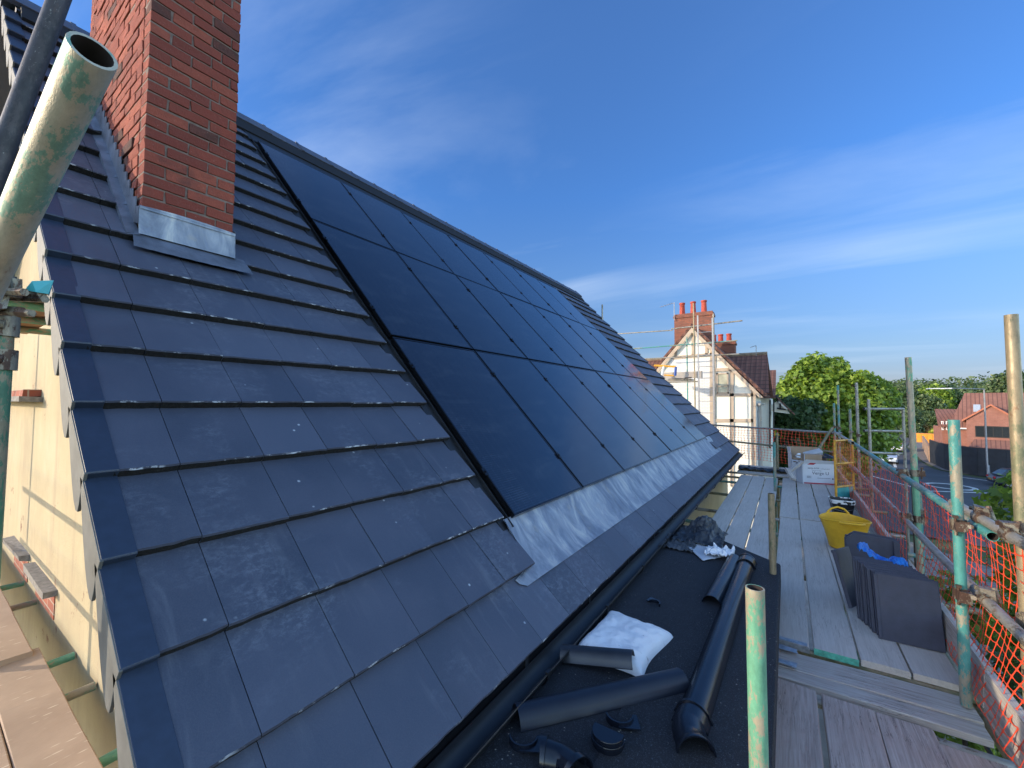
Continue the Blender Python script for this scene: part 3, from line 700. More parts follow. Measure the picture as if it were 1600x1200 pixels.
# near run
nr = [(-.02, .0), (.225, .215), (.465, .455), (.70, .69)]
for i, c in enumerate((-.012, .246, .484, .712)):
    board(c, .4, c-.01*i, 2.98+[.0, -.02, -.015, -.12][i], DZ-.035, 'cracked brownish scaffold board at the near end of the deck, '+['closest to the felt roof', 'right of the wide gap', 'third from the felt roof', 'next to the toe board'][i], group='scaffold boards of the near deck', m=WOODB)
board(-.35, 3.07, .80, 3.105, DZ-.04, 'narrow scaffold board laid crosswise at the step, nearer one', wid=.12, group='boards laid crosswise at the step')
board(-.35, 3.235, .80, 3.275, DZ-.035, 'broad scaffold board laid crosswise at the step, under the long deck ends', wid=.215, group='boards laid crosswise at the step')
for i, y in enumerate((3.15, 3.33)):
    tag(MB().box((-.045+.005*i, y, DZ-.012), (.11, .05, .006), jit=.004).build('board_strap', STEELBAND, None), 'bent steel strap on the end of the %s crosswise board' % ('nearer', 'farther')[i], 'strap', 'board straps')
# toe boards
for (ya, yb, x, l) in ((.9, 3.2, .835, 'toe board edge-on behind the near teal pole'), (3.25, 7.2, .845, 'toe board on edge beside the tile stack and yellow tub'), (7.25, 11.2, .85, 'toe board on edge beside the yellow mesh gate')):
    mb = MB(); mb.box((0, (yb-ya)/2, 0), (.036, yb-ya, .22)); o = mb.build('toe_board', WOOD, None, loc=(0, 0, 0)); o.location = (x, ya, DZ+.11); o.rotation_euler = (0, rad(3), 0); tag(o, 'pinkish '+l, 'board', 'toe boards')
# stack of boards across the far end
for i, (y, z, l) in enumerate(((10.85, DZ+.04, 'front one of the crosswise pile at the far end'), (11.1, DZ+.04, 'middle one of the crosswise pile at the far end'), (11.33, DZ+.045, 'back one of the crosswise pile at the far end'), (11.38, DZ+.12, 'highest one, laid over the back one'), (11.62, DZ+.045, 'next to last towards the far net'), (11.9, DZ+.05, 'last one, at the foot of the far net'))):
    board(-1.0, y, .25+.1*i, y+.03, z, 'scaffold board lying crosswise, '+l, group='boards piled across the far end')
# gable deck
for i in range(5):
    yc = .455-.23*i
    board(-1.35, yc, -4.15, yc+.02, -1.63-.0*i, 'sandy board of the gable deck, near length, row %s from the wall' % ['first', 'second', 'third', 'fourth', 'fifth'][i], m=OSB, group='gable deck boards')
    board(-4.05, yc-.02, -8.5, yc, -1.60, 'sandy board of the gable deck, far length, row %s from the wall' % ['first', 'second', 'third', 'fourth', 'fifth'][i], m=OSB, group='gable deck boards')
for i in range(2): board(-3.3, .22+.24*i, -5.2, .22+.24*i, .585, 'brown board on the upper gable lift seen from below, '+['outer one', 'one nearest the wall'][i], m=plain('brown_board%d' % i, (.36, .19, .10), .8, var=.35, sc=5), group='upper gable boards')

# ================================================================== ORANGE NET
NETM = mat('orange_net_plastic', lambda g, b: (b.inputs['Base Color'].__setattr__('default_value', (.85, .085, .03, 1)), b.inputs['Roughness'].__setattr__('default_value', .45), b.inputs['Transmission Weight'].__setattr__('default_value', .25)))
def net(name, label, P, nu, nv, rn=.0042, rm=.0016, every=1, group=None):
    mb = MB(); G_ = [[np.array(P(i, j), float) for j in range(nv)] for i in range(nu)]
    def strand(a, b, mid, w0, w1, nrm):
        d = b-a; s = np.cross(d, nrm); s /= (np.linalg.norm(s)+1e-9); q = []
        for p, w_ in ((a, w0), ((a+mid)/2, w1*1.1), (mid, w1), ((b+mid)/2, w1*1.1), (b, w0)): q.append([p+s*w_, p+nrm*w_*.35, p-s*w_, p-nrm*w_*.35])
        mb.rings(q, False, False)
    for i in range(nu):
        for j in range(nv):
            a = G_[i][j]; nr_ = np.cross(G_[min(i+1, nu-1)][j]-G_[max(i-1, 0)][j], G_[i][min(j+1, nv-1)]-G_[i][max(j-1, 0)]); nr_ /= np.linalg.norm(nr_)+1e-9
            if j < nv-1: b = G_[i][j+1]; strand(a, b, (a+b)/2, rn, rm*1.7, nr_)
            if i < nu-1: b = G_[i+1][j]; strand(a, b, (a+b)/2-V(0, 0, .004)+rng.normal(0, .0008, 3), rn, rm, nr_)
    o = mb.build(name, NETM, None); tag(o, label, 'netting', group); return o
def near_net(i, j):
    y = 1.75+i*.058; v = j/17.; z = -.645-.90*v**.96-.02*math.sin(y*2.3)*(1-v)+.012*math.sin(y*9+j)
    x = .895+.03*math.sin(v*3.0)+.02*math.sin(y*3.1+v*2)*v-.10*v**2+.006*math.sin(i*1.3+j*.7)
    y += .05*math.sin(v*4+y*1.3)*v; return (x, y, z)
net('safety_net', 'bright orange plastic mesh hung on the guard rail beside the tile stack', near_net, 52, 18, .0072, .0023)
def mid_net(i, j):
    y = 4.65+i*.066; v = j/14.; z = -.66-.84*v+.012*math.sin(y*4+j)
    x = .81-.03*math.sin(v*3)-.02*math.sin(y*2.2+v*3)*v+.005*math.sin(i*1.7+j); return (x, y+.03*math.sin(v*5+y), z)
net('safety_net', 'orange mesh running beside the yellow tub towards the boxes', mid_net, 100, 15, .0052, .0018)
def end_net(i, j):
    x = -2.1+i*.075; v = j/12.; return (x+.012*math.sin(j*1.1+i*.5), 11.46+(.95-x)*.6+.02*math.sin(x*4+v), -.655-.80*v-.015*math.sin(x*3))
net('safety_net', 'orange mesh stretched across the far end behind the boxes', end_net, 40, 13, .0065, .0022)
# ================================================================== THINGS ON THE FELT ROOF
def half(mb, A, B, r, th, up=V(0, 0, 1), a0=0, a1=math.pi, lip=0.006, n=14, mi=0):
    A = np.array(A, float); B = np.array(B, float); d = (B-A)/np.linalg.norm(B-A); s = np.cross(d, up); s /= np.linalg.norm(s); u = np.cross(s, d)
    an = np.linspace(a0, a1, n); rg = []
    for p in (A, B):
        o = [p+s*math.cos(q)*r+u*math.sin(q)*r for q in an]; i_ = [p+s*math.cos(q)*(r-th)+u*math.sin(q)*(r-th) for q in an[::-1]]
        if lip: o = [p+s*(r+lip)+u*.0, p+s*(r+lip)+u*.004]+o[1:-1]+[p-s*(r+lip)+u*.004, p-s*(r+lip)]
        rg.append(o+i_)
    return mb.rings(rg, mi=mi)
fz1 = fz+.002
def fp(x, y, h=0.): return at_Z(x, y, fz+h)
a = V(-.365, 1.93, fz1+.002); b_ = V(-.315, 4.02, fz1+.01)
lp = thing('gutter_length', 'long glossy black gutter length lying upside down towards the camera', 'gutter', tuple(a))
half(MB(), a, b_, .058, .003).build('channel', BLACKPL, lp, smooth=True)
m_ = MB(); half(m_, b_-V(0, .10, 0), b_+V(.003, .03, 0), .066, .006); half(m_, b_-V(0, .11, 0), b_-V(0, .095, 0), .07, .006); half(m_, b_+V(0, .02, 0), b_+V(.003, .035, 0), .07, .006); m_.build('union', BLACKPL, lp, smooth=True)
m_ = MB(); e0 = a+V(0, .03, 0); e1 = a+V(-.002, -.05, 0); e2 = a+V(.035, -.15, -.0)
half(m_, e0, e1, .066, .006); half(m_, e0+V(0, .0, 0), e0-V(0, .014, 0), .072, .007)
d1 = (e2-e1)/np.linalg.norm(e2-e1)
rg = []
for p, dd, r_ in ((e1, V(0, -1, 0), .066), (e1+V(.004, -.03, 0), V(.1, -1, 0), .067), (e1+V(.018, -.065, 0), V(.35, -1, 0), .066), (e2, V(.5, -1, 0), .066), (e2+V(.004, -.008, 0), V(.5, -1, 0), .073), (e2+V(.012, -.024, 0), V(.5, -1, 0), .073)):
    dd = dd/np.linalg.norm(dd); s = np.cross(dd, V(0, 0, 1)); an = np.linspace(0, math.pi, 14)
    rg.append([p+s*math.cos(q)*r_+V(0, 0, math.sin(q)*r_) for q in an]+[p+s*math.cos(q)*(r_-.006)+V(0, 0, math.sin(q)*(r_-.006)) for q in an[::-1]])
m_.rings(rg); m_.build('angle_fitting', BLACKPL, lp, smooth=True)
def offcut(A, B, r, label, cat='gutter', th=.0028, m=BLACKPL, up=V(0, 0, 1)):
    return tag(half(MB(), A, B, r, th, up).build('gutter_offcut', m, None, smooth=True), label, cat, 'gutter offcuts')
offcut(V(-.455, 3.10, fz1), V(-.405, 4.02, fz1+.012), .056, 'short glossy half-round gutter offcut beside the upper end of the long one')
offcut(V(-1.02, 2.02, fz1+.004), V(-.665, 2.095, fz1+.055), .056, 'short dusty gutter offcut resting on the white sack', m=plain('worn_black_plastic', (.016, .017, .021), .34, var=.5, sc=7))
offcut(V(-.985, 1.515, fz1), V(-.455, 2.165, fz1), .060, 'broad gutter offcut lying below the white sack', m=plain('satin_black_plastic', (.008, .011, .02), .42, var=.2))
# brackets: C-shaped clips with a flat back plate
def bracket(p, rz, label, r=.058, w_=.028, tilt=0):
    t = thing('gutter_bracket', label, 'bracket', tuple(p), rz, 'loose gutter brackets', local=True)
    m_ = MB(); an = np.linspace(rad(185), rad(355), 16)
    m_.rings([[V(math.cos(q)*r_, math.sin(q)*r_, h) for q in an for r_ in (r,)]+[V(math.cos(q)*(r-.006), math.sin(q)*(r-.006), h) for q in an[::-1]] for h in (0, w_)])
    m_.build('clip', BLACKPL, t, smooth=True)
    MB().prism([V(r-.002, .01, w_*.5), V(r+.014, .01, w_*.5), V(r+.02, -r-.01, w_*.5), V(-.01, -r-.012, w_*.5), V(-.01, -r-.002, w_*.5), V(r*.72, -r*.72, w_*.5)], V(0, 0, .005)).build('back_plate', BLACKPL, t)
    return t
q = fp(818, 1158); bracket(q, rad(28), 'loose black gutter bracket below the broad offcut, nearest the eave')
q = fp(968, 1124); bracket(q, rad(25), 'loose black gutter bracket behind the round stop end')
q = fp(1022, 945); bracket(q, rad(160), 'small loose gutter clip alone on the bare felt', r=.04, w_=.02)
# stop end (round lidded)
q = fp(950, 1163); m_ = MB(); an = np.linspace(rad(165), rad(375), 22)
for r_, h0, h1 in ((.060, 0, .022), (.066, .018, .034), (.062, .034, .052)):
    m_.rings([[q+V(math.cos(x)*r_*1.0, math.sin(x)*r_, h) for x in an] for h in (h0, h1)])
tag(m_.build('stop_end', BLACKPL, None, bevel=.002), 'round black gutter stop end lying flat beside the brackets', 'stop end')
# gutter angle at the picture's bottom edge
q = fp(878, 1192); m_ = MB(); rg = []
for t_, r_ in ((-.085, .066), (-.06, .066), (-.058, .059), (-.02, .056), (.0, .054), (.02, .056), (.058, .059), (.06, .066), (.085, .066)):
    th_ = t_*6; p = q+V(t_*.95, -.03-abs(t_)*.25+.03, .0); dd = V(math.cos(-th_*.9), math.sin(-th_*.9), 0); s = np.cross(dd, V(0, 0, 1)); an = np.linspace(-.1, math.pi+.1, 18)
    rg.append([p+s*math.cos(x)*r_+V(0, 0, math.sin(x)*r_+.004) for x in an]+[p+s*math.cos(x)*(r_-.005)+V(0, 0, math.sin(x)*(r_-.005)+.004) for x in an[::-1]])
m_.rings(rg); tag(m_.build('gutter_angle', BLACKPL, None, smooth=True), 'black collared gutter angle at the bottom edge of the felt roof', 'gutter angle')
# white sack
def cloth(name, fn, nu, nv, m, label, cat, th=.002, group=None, weld=0):
    m_ = MB(); P = [[np.array(fn(u, v), float) for v in np.linspace(0, 1, nv)] for u in np.linspace(0, 1, nu)]
    for i in range(nu-1):
        for j in range(nv-1): m_.add([P[i][j], P[i+1][j], P[i+1][j+1], P[i][j+1]], [(0, 1, 2, 3)])
    o = m_.build(name, m, None, smooth=True, weld=.00005); md = o.modifiers.new('s', 'SOLIDIFY'); md.thickness = th; tag(o, label, cat, group); return o
from mathutils import noise as mnoise
def fn3(x, y, z=0., s=1.): return mnoise.fractal(Vector((x*s, y*s, z)), 1.0, 2.0, 4)
def sack_mat(g, b):
    o = g.obj(); c = g.ramp(g.noise(o, 3, 5, .6), (.3, (.62, .62, .63)), (.7, (.74, .74, .75)))
    c = g.mix(g.math('MULTIPLY', g.ramp(g.noise(g.obj((1, 3, 1)), 14, 5, .7), (.62, 0), (.66, .8)), g.ramp(g.noise(o, 5, 2), (.54, 0), (.6, 1))), c, (.12, .1, .09))
    g.l(c, b.inputs['Base Color']); b.inputs['Roughness'].default_value = .5; g.bump(b, g.noise(o, 12, 6, .6, 1), .35, .02)
SACK = mat('white_woven_sack', sack_mat)
cr = [V(-.985, 2.60, 0), V(-.575, 2.545, 0), V(-.62, 2.06, 0), V(-1.0, 2.07, 0)]
def sk(side):
    def f(u, v):
        p = (cr[0]*(1-u)+cr[1]*u)*(1-v)+(cr[3]*(1-u)+cr[2]*u)*v
        e = (1-(2*u-1)**6)*(1-(2*v-1)**6); h = .062*e**.6*(1+.25*fn3(p[0], p[1], 1., 6)); pin = .015*(math.sin(u*9)+math.sin(v*7))*(1-e)
        x = p[0]+(.5-u)*.035*math.sin(v*math.pi); y = p[1]-(.5-v)*.03*math.sin(u*math.pi)
        return (x+pin*.4, y+pin*.4, fz1+.004+(h+.008*fn3(p[0]*2, p[1]*3, 3., 9)*e if side else .001))
    return f
m_ = MB()
for side in (1, 0):
    P = [[np.array(sk(side)(u, v), float) for v in np.linspace(0, 1, 34)] for u in np.linspace(0, 1, 34)]
    for i in range(33):
        for j in range(33): m_.add([P[i][j], P[i+1][j], P[i+1][j+1], P[i][j+1]], [(0, 1, 2, 3)])
tag(m_.build('plastic_sack', SACK, None, smooth=True, weld=.004), 'grubby white plastic sack lying flat on the black felt', 'sack')
# sheet, crumpled film, black bag
PAPER = plain('pale_sheet', (.42, .44, .48), .4, var=.12, sc=5); BAGM = mat('black_polythene', lambda g, b: (g.l(g.ramp(g.noise(g.obj(), 9, 5, .6), (.35, (.008, .009, .012)), (.7, (.04, .045, .055))), b.inputs['Base Color']), b.inputs['Roughness'].__setattr__('default_value', .3), g.bump(b, g.noise(g.obj(), 10, 4, .5, 2.0), .7, .03)))
P4 = [fp(1062, 846), fp(1128, 845), fp(1132, 872), fp(1098, 878)]
cloth('plastic_sheet', lambda u, v: (P4[0]*(1-u)+P4[1]*u)*(1-v)+(P4[3]*(1-u)+P4[2]*u)*v+V(0, 0, .012+.012*fn3(u*3, v*3, 2)), 16, 12, PAPER, 'pale plastic sheet under the black bag', 'sheet')
q = fp(1125, 870)
cloth('tissue', lambda u, v: q+V((u-.5)*.22+.03*fn3(u*4, v*4, 5), (v-.5)*.2, .05+.05*fn3(u*5, v*5, 1)+.02*fn3(u*13, v*11, 8)), 22, 18, plain('white_tissue', (.72, .73, .76), .7, var=.08), 'crumpled white wrapper on the pale sheet beside the gutter offcut', 'wrapper')
q = fp(1093, 842)
cloth('bin_bag', lambda u, v: q+V((u-.5)*.46, (v-.5)*.50, .01+.20*math.exp(-((u-.6)**2+(v-.55)**2)*9)*(1+.5*fn3(u*4, v*4, 3))+.03*abs(fn3(u*9, v*8, 9))), 40, 36, BAGM, 'crumpled black polythene bag at the far corner of the felt roof', 'bag')
q = fp(1062, 850)
cloth('rag', lambda u, v: q+V((u-.5)*.30, (v-.5)*.42, .008+.04*abs(fn3(u*6, v*6, 13))), 24, 22, plain('dark_rag', (.05, .055, .065), .7, var=.4, sc=9), 'dark crumpled rag between the gutter and the black bag', 'rag')

# ================================================================== THINGS ON THE DECK
TILEF = plain('new_tile_face', (.040, .043, .066), .6, var=.18, sc=14, bump=.15)
def slate(loc, rz, tilt, label, group, w_=.33, h=.42):
    t = thing('roof_tile', label, 'roof tile', loc, rz, group, local=True); t.rotation_euler = (tilt, 0, rz)
    return t
m_ = MB(); m_.prism([V(-.165, 0, 0), V(.165, 0, 0), V(.165, 0, .42), V(-.165, 0, .42)], V(0, .018, 0)); m_.box((.155, .022, .21), (.02, .012, .41)); m_.box((-.155, -.003, .21), (.02, .01, .41)); m_.box((0, .022, .405), (.3, .012, .018)); [m_.box((x, .024, .39), (.04, .016, .02)) for x in (-.1, .1)]
proto = m_.build('roof_tile', TILEF, None, loc=(0, 0, 0), bevel=.0025)
words = ['front', 'second', 'third', 'fourth', 'fifth', 'sixth', 'seventh', 'eighth', 'ninth', 'tenth', 'eleventh', 'twelfth', 'thirteenth', 'back']
for i in range(14):
    o = proto if i == 0 else proto.copy()
    if i: COL.objects.link(o)
    o.location = (.652-.0045*i+rng.normal(0, .0045)-(.012 if i > 2 else 0)-(.012 if i > 6 else 0), 3.80+.0245*i, DZ+.002+abs(rng.normal(0, .003))); o.rotation_euler = (rad(-15+rng.normal(0, .5)), rad(rng.normal(0, .3)), rad(4+rng.normal(0, .4)))
    tag(o, 'dark grey roof tile standing on edge, %s of the leaning row' % words[i], 'roof tile', 'roof tiles leaning in a row on the deck')
o = proto.copy(); COL.objects.link(o); o.location = (.435, 4.30, DZ+.01); o.rotation_euler = (rad(-16), rad(6), rad(68)); tag(o, 'single roof tile tipped sideways at the left end of the leaning row', 'roof tile', 'roof tiles leaning in a row on the deck')
m_ = MB(); m_.prism([V(-.20, 0, 0), V(.21, 0, 0), V(.21, 0, .40), V(-.14, 0, .42), V(-.20, 0, .37)], V(0, .02, 0)); m_.box((.17, -.012, .2), (.09, .022, .39)); m_.box((-.19, .05, .19), (.018, .09, .36))
for i, (x, y) in enumerate(((.62, 4.86), (.63, 4.95))):
    o = m_.build('verge_tile', TILEF, None, loc=(0, 0, 0), bevel=.003); o.location = (x, y, DZ+.004); o.rotation_euler = (rad(-8), 0, rad(3-2*i)); tag(o, 'dark cloaked verge tile standing behind the blue plastic, %s one' % ('front', 'rear')[i], 'roof tile', 'verge tiles on the deck')
BLUE = mat('blue_polythene', lambda g, b: (g.l(g.ramp(g.noise(g.obj(), 20, 5, .6), (.35, (.01, .10, .5)), (.7, (.03, .3, .85))), b.inputs['Base Color']), b.inputs['Roughness'].__setattr__('default_value', .3), g.bump(b, g.noise(g.obj(), 30, 5, .6, 2), .8, .02)))
q = at(1361, 862, 3.35)
cloth('plastic_wrap', lambda u, v: V(.44+u*.27, 4.22+v*.14+.05*math.sin(u*5), DZ+.425+.03*math.sin(u*7+1)-.05*u+.045*fn3(u*7, v*4, 3)+.03*math.sin(v*3)), 30, 12, BLUE, 'torn blue plastic wrap lying on top of the tile row', 'plastic wrap')
# yellow tub
YEL = mat('yellow_rubber', lambda g, b: (g.l(g.ramp(g.noise(g.obj(), 5, 5, .7), (.35, (.62, .33, .012)), (.7, (.80, .46, .02))), b.inputs['Base Color']), b.inputs['Roughness'].__setattr__('default_value', .5), g.bump(b, g.noise(g.obj(), 60, 4), .12, .004)))
tub = thing('flexible_tub', 'yellow two-handled flexible tub standing on the deck by the toe board', 'tub', (.50, 5.93, DZ), rad(12), local=True)
m_ = MB(); sg = 40; an = np.linspace(0, 2*math.pi, sg, endpoint=False)
def tr(r, z, sq=0, dip=0): return [V(r*math.cos(q)*(1+.06*math.cos(2*q)*sq), r*math.sin(q)*(1-.04*sq), z+dip*math.cos(2*q)) for q in an]
prof = [(.0, .006, 0), (.13, .006, 0), (.148, .012, 0), (.155, .05, 0), (.185, .2, .5), (.213, .315, 1), (.221, .318, 1), (.223, .327, 1), (.218, .332, 1), (.210, .328, 1), (.182, .2, .5), (.150, .05, 0), (.14, .02, 0), (0, .02, 0)]
m_.rings([tr(max(r, .001), z, s_, -.012*s_) for r, z, s_ in prof]); m_.build('tub_body', YEL, tub, smooth=True)
for sg_ in (1, -1):
    pts = [V(sg_*0+(x), sg_*(.205+.01*math.sin(h*30)), h) for x, h in ((-.105, .315), (-.095, .345), (-.06, .385), (0, .405), (.06, .385), (.095, .345), (.105, .315))]
    if sg_ < 0: pts = [V(p[0], -.212-(p[2]-.315)*.75, .322+(p[2]-.315)*.12) for p in pts]
    MB().path(pts, [.014, .012, .011, .011, .011, .012, .014], 10).build('handle', YEL, tub, smooth=True)
    MB().box((.0, sg_*.214, .312), (.24, .012, .012)).build('rim_band', YEL, tub, bevel=.004)
# black bucket
bk = thing('bucket', 'square black builder bucket with a white splashed rim behind the yellow tub', 'bucket', (.61, 7.55, DZ), rad(8), local=True)
m_ = MB()
def sqr(h, w_): 
    r_ = w_; return [V(r_*np.sign(math.cos(q))*abs(math.cos(q))**.35, r_*np.sign(math.sin(q))*abs(math.sin(q))**.35, h) for q in an]
m_.rings([sqr(.003, .10), sqr(.235, .135), sqr(.235, .13), sqr(.02, .095)]); m_.build('bucket_body', plain('black_bucket', (.01, .01, .012), .4), bk, smooth=True)
m_ = MB(); m_.rings([sqr(.195, .1335), sqr(.245, .142), sqr(.25, .137), sqr(.21, .127)], False, False); m_.build('rim', mat('white_splashed', lambda g, b: g.l(g.ramp(g.noise(g.obj(), 16, 4, .7), (.46, (.012, .012, .014)), (.5, (.7, .7, .7))), b.inputs['Base Color'])), bk, smooth=True)
MB().path([V(-.137, 0, .22), V(-.12, -.12, .12), V(0, -.145, .10), V(.12, -.12, .14), V(.137, 0, .22)], .003, 6).build('handle', STEELBAND, bk, smooth=True)
# yellow mesh gate with a teal plate
YM = plain('yellow_paint', (.62, .30, .03), .5, var=.3, sc=20)
gt = thing('mesh_gate', 'yellow framed mesh gate with a teal kick plate leaning at the guard rail', 'gate', (.60, 8.22, DZ), math.atan2(.36, .25), local=True)
m_ = MB(); gw_ = .44
for A, B in (((0, 0, 0), (0, 0, 1.02)), ((gw_, 0, 0), (gw_, 0, 1.02)), ((0, 0, 1.02), (gw_, 0, 1.02)), ((0, 0, .30), (gw_, 0, .30)), ((0, 0, .02), (gw_, 0, .02)), ((0, 0, .66), (gw_, 0, .66))): m_.path([A, B], .017, 8)
m_.build('frame', YM, gt, smooth=True)
m_ = MB(); [m_.path([(x, 0, .31), (x, 0, 1.01)], .0028, 5) for x in np.arange(.05, gw_, .055)]; [m_.path([(0, .004, z), (gw_, .004, z)], .0028, 5) for z in np.arange(.36, 1, .055)]; m_.build('wire_mesh', YM, gt)
MB().box2((.01, -.005, .02), (gw_-.01, .005, .295)).build('kick_plate', plain('teal_plate', (.04, .30, .30), .5, var=.3), gt)
# leaning tube and timber offcuts by the boxes
tag(tube('loose_tube', at(1272, 713, 8.7), at(1301, 668, 8.8), T_BROWN, None), 'short brown tube leaning out of the boxes against the corner rail', 'tube')
m_ = MB(); m_.box((0, 0, 0), (.10, .34, .045)); o = m_.build('timber_offcut', WOOD, None, loc=(0, 0, 0)); o.location = at(1235, 741, 7.9); o.rotation_euler = (rad(28), rad(20), rad(28)); tag(o, 'short timber offcut lying on end in front of the crosswise boards', 'offcut', 'timber offcuts')
m_ = MB(); m_.box((0, 0, 0), (.05, .45, .045)); o = m_.build('timber_offcut', WOOD, None, loc=(0, 0, 0)); o.location = at(1243, 730, 8.1); o.rotation_euler = (rad(26), 0, rad(-36)); tag(o, 'thin batten leaning against the lettered white box', 'offcut', 'timber offcuts')
q = at(1195, 727, 8.7)
cloth('black_sheeting', lambda u, v: V(-1.0+u*1.35, 10.98+v*.38, DZ+.10+.05*fn3(u*6, v*3, 2)+.02*fn3(u*17, v*9, 4)), 60, 20, BAGM, 'black plastic sheeting rumpled over the crosswise boards', 'sheeting')
# cardboard boxes
CARD = plain('cardboard', (.36, .25, .16), .85, var=.15, sc=6); BOXW = plain('white_card', (.62, .63, .66), .6, var=.06, sc=5); BOXR = plain('red_print', (.42, .02, .035), .55); INK = plain('grey_ink', (.05, .05, .075), .6)
def text_mesh(name, s, size, m, parent, loc, rot, align='LEFT', shear=0):
    cu = bpy.data.curves.new(name, 'FONT'); cu.body = s; cu.size = size; cu.extrude = .0006; cu.align_x = align; cu.shear = shear; cu.resolution_u = 3
    t_ = bpy.data.objects.new(name, cu); COL.objects.link(t_); dg = bpy.context.evaluated_depsgraph_get(); me = bpy.data.meshes.new_from_object(t_.evaluated_get(dg)); bpy.data.objects.remove(t_)
    o = bpy.data.objects.new(name, me); COL.objects.link(o); me.materials.clear(); me.materials.append(m); o.parent = parent; o.location = loc; o.rotation_euler = rot; return o
bx_ = thing('cardboard_box', 'white printed cardboard box with dark lettering on the far deck', 'box', (.22, 10.12, DZ+.01), math.atan2(.16, .53), local=True)
bw, bd, bh = .56, .34, .40
m_ = MB(); m_.box2((0, 0, 0), (bw, .006, bh)); m_.box2((0, bd-.006, 0), (bw, bd, bh)); m_.box2((0, 0.006, 0), (.006, bd-.006, bh)); m_.box2((bw-.006, .006, 0), (bw, bd-.006, bh)); m_.box2((0, 0, -.004), (bw, bd, .002))
m_.prism([V(0, .003, bh), V(bw, .003, bh), V(bw-.03, -.05, bh+.07), V(.05, -.045, bh+.085)], V(0, .004, 0)); m_.prism([V(.003, .01, bh), V(.003, bd-.01, bh), V(-.12, bd-.04, bh+.05), V(-.12, .04, bh+.04)], V(0, 0, .004)); m_.prism([V(bw, .01, bh), V(bw, bd-.01, bh), V(bw+.08, bd-.04, bh-.06), V(bw+.08, .04, bh-.07)], V(0, 0, .004))
m_.build('carton', BOXW, bx_); MB().box2((.02, -.0025, .005), (bw-.01, -.0005, .028)).build('red_stripe', BOXR, bx_); m_ = MB(); m_.prism([V(.08, -.002, bh-.02), V(.17, -.006, bh+.04), V(.26, -.006, bh+.04), V(.19, -.002, bh-.02)], V(0, -.002, 0)); m_.build('red_stripe', BOXR, bx_)
text_mesh('lettering', 'Verge U', .085, INK, bx_, (.16, -.002, .19), (rad(90), 0, 0)); text_mesh('lettering', 'easy-trim', .052, INK, bx_, (.09, -.002, .30), (rad(90), 0, 0)); text_mesh('lettering', 'roofing products', .022, INK, bx_, (.31, -.002, .30), (rad(90), 0, 0)); text_mesh('lettering', 'Universal dry verge', .02, INK, bx_, (.16, -.002, .262), (rad(90), 0, 0))
m_ = MB(); [m_.box2((.07, -.002, z), (.15-.02*(i % 2), -.0005, z+.006)) for i, z in enumerate((.12, .135, .15))]; m_.box2((.25, -.002, .12), (.47, -.0005, .126)); m_.box2((.495, -.002, .105), (.52, -.0005, .13)); m_.build('small_print', INK, bx_)
b2 = thing('cardboard_box', 'tall open white box with a brown inside behind the lettered box', 'box', (.04, 10.55, DZ+.02), rad(8), local=True)
m_ = MB(); W_, D_, H_ = .62, .42, .50
m_.box2((0, 0, 0), (.006, D_, H_)); m_.box2((0, 0, 0), (W_, .006, H_*.8)); m_.prism([V(0, 0, H_*.99), V(.0, D_, H_), V(-.02, D_*.9, H_+.14), V(-.01, .06, H_+.16)], V(.004, 0, 0)); m_.build('carton', BOXW, b2)
m_ = MB(); m_.box2((0, D_-.006, 0), (W_, D_, H_+.15)); m_.box2((W_-.006, .006, 0), (W_, D_-.006, H_)); m_.box2((.007, .007, .0), (.010, D_-.007, H_)); m_.build('brown_inside', CARD, b2)
for i, (x, y, z, s, l) in enumerate(((.12, .15, .50, .06, 'round white plastic pot in the open white box'),)):
    m_ = MB(); m_.rings([[V(r*math.cos(q), r*math.sin(q), h) for q in an] for r, h in ((.05, 0), (.062, .02), (.062, .09), (.05, .10))]); o = m_.build('plastic_pot', WHITE, None, loc=(0, 0, 0), smooth=True); o.location = (.04+x, 10.55+y, DZ+.47); o.rotation_euler = (rad(70), 0, rad(20)); tag(o, l, 'pot')
m_ = MB(); m_.box((0, 0, 0), (.3, .2, .05), jit=.01); o = m_.build('packaging', plain('grey_foam', (.42, .42, .42), .8), None, loc=(0, 0, 0)); o.location = (.42, 10.72, DZ+.56); o.rotation_euler = (rad(20), rad(-18), .2); tag(o, 'grey slab of packaging sticking out of the open box', 'packaging')
m_ = MB(); m_.prism([V(0, 0, 0), V(.22, 0, 0), V(.20, .15, .03), V(.05, .12, .09)], V(0, .01, .01)); o = m_.build('packaging', plain('dark_wrap', (.02, .022, .03), .35), None, loc=(0, 0, 0)); o.location = (.56, 10.5, DZ+.50); tag(o, 'dark folded wrapper beside the leaning tube', 'packaging')
for i in range(3):
    m_ = MB(); m_.box((0, 0, 0), (.26, .03, .02)); o = m_.build('timber_offcut', CARD, None, loc=(0, 0, 0)); o.location = (.20, 10.40+.03*i, DZ+.42+.05*i); o.rotation_euler = (0, rad(-10+12*i), rad(15*i)); tag(o, ['lowest', 'middle', 'topmost'][i]+' pale batten end poking from the boxes', 'offcut', 'timber offcuts')
b3 = thing('cardboard_box', 'small plain brown box sitting on the lettered white box', 'box', (.26, 10.22, DZ+.38), math.atan2(.16, .53), local=True)
m_ = MB(); m_.box2((0, 0, 0), (.30, .20, .20)); m_.prism([V(.30, .01, .2), V(.30, .19, .2), V(.39, .17, .16), V(.39, .03, .16)], V(0, 0, .004)); m_.build('carton', CARD, b3); MB().box2((-.002, -.002, .0), (.004, .012, .2)).build('tape', BOXW, b3)

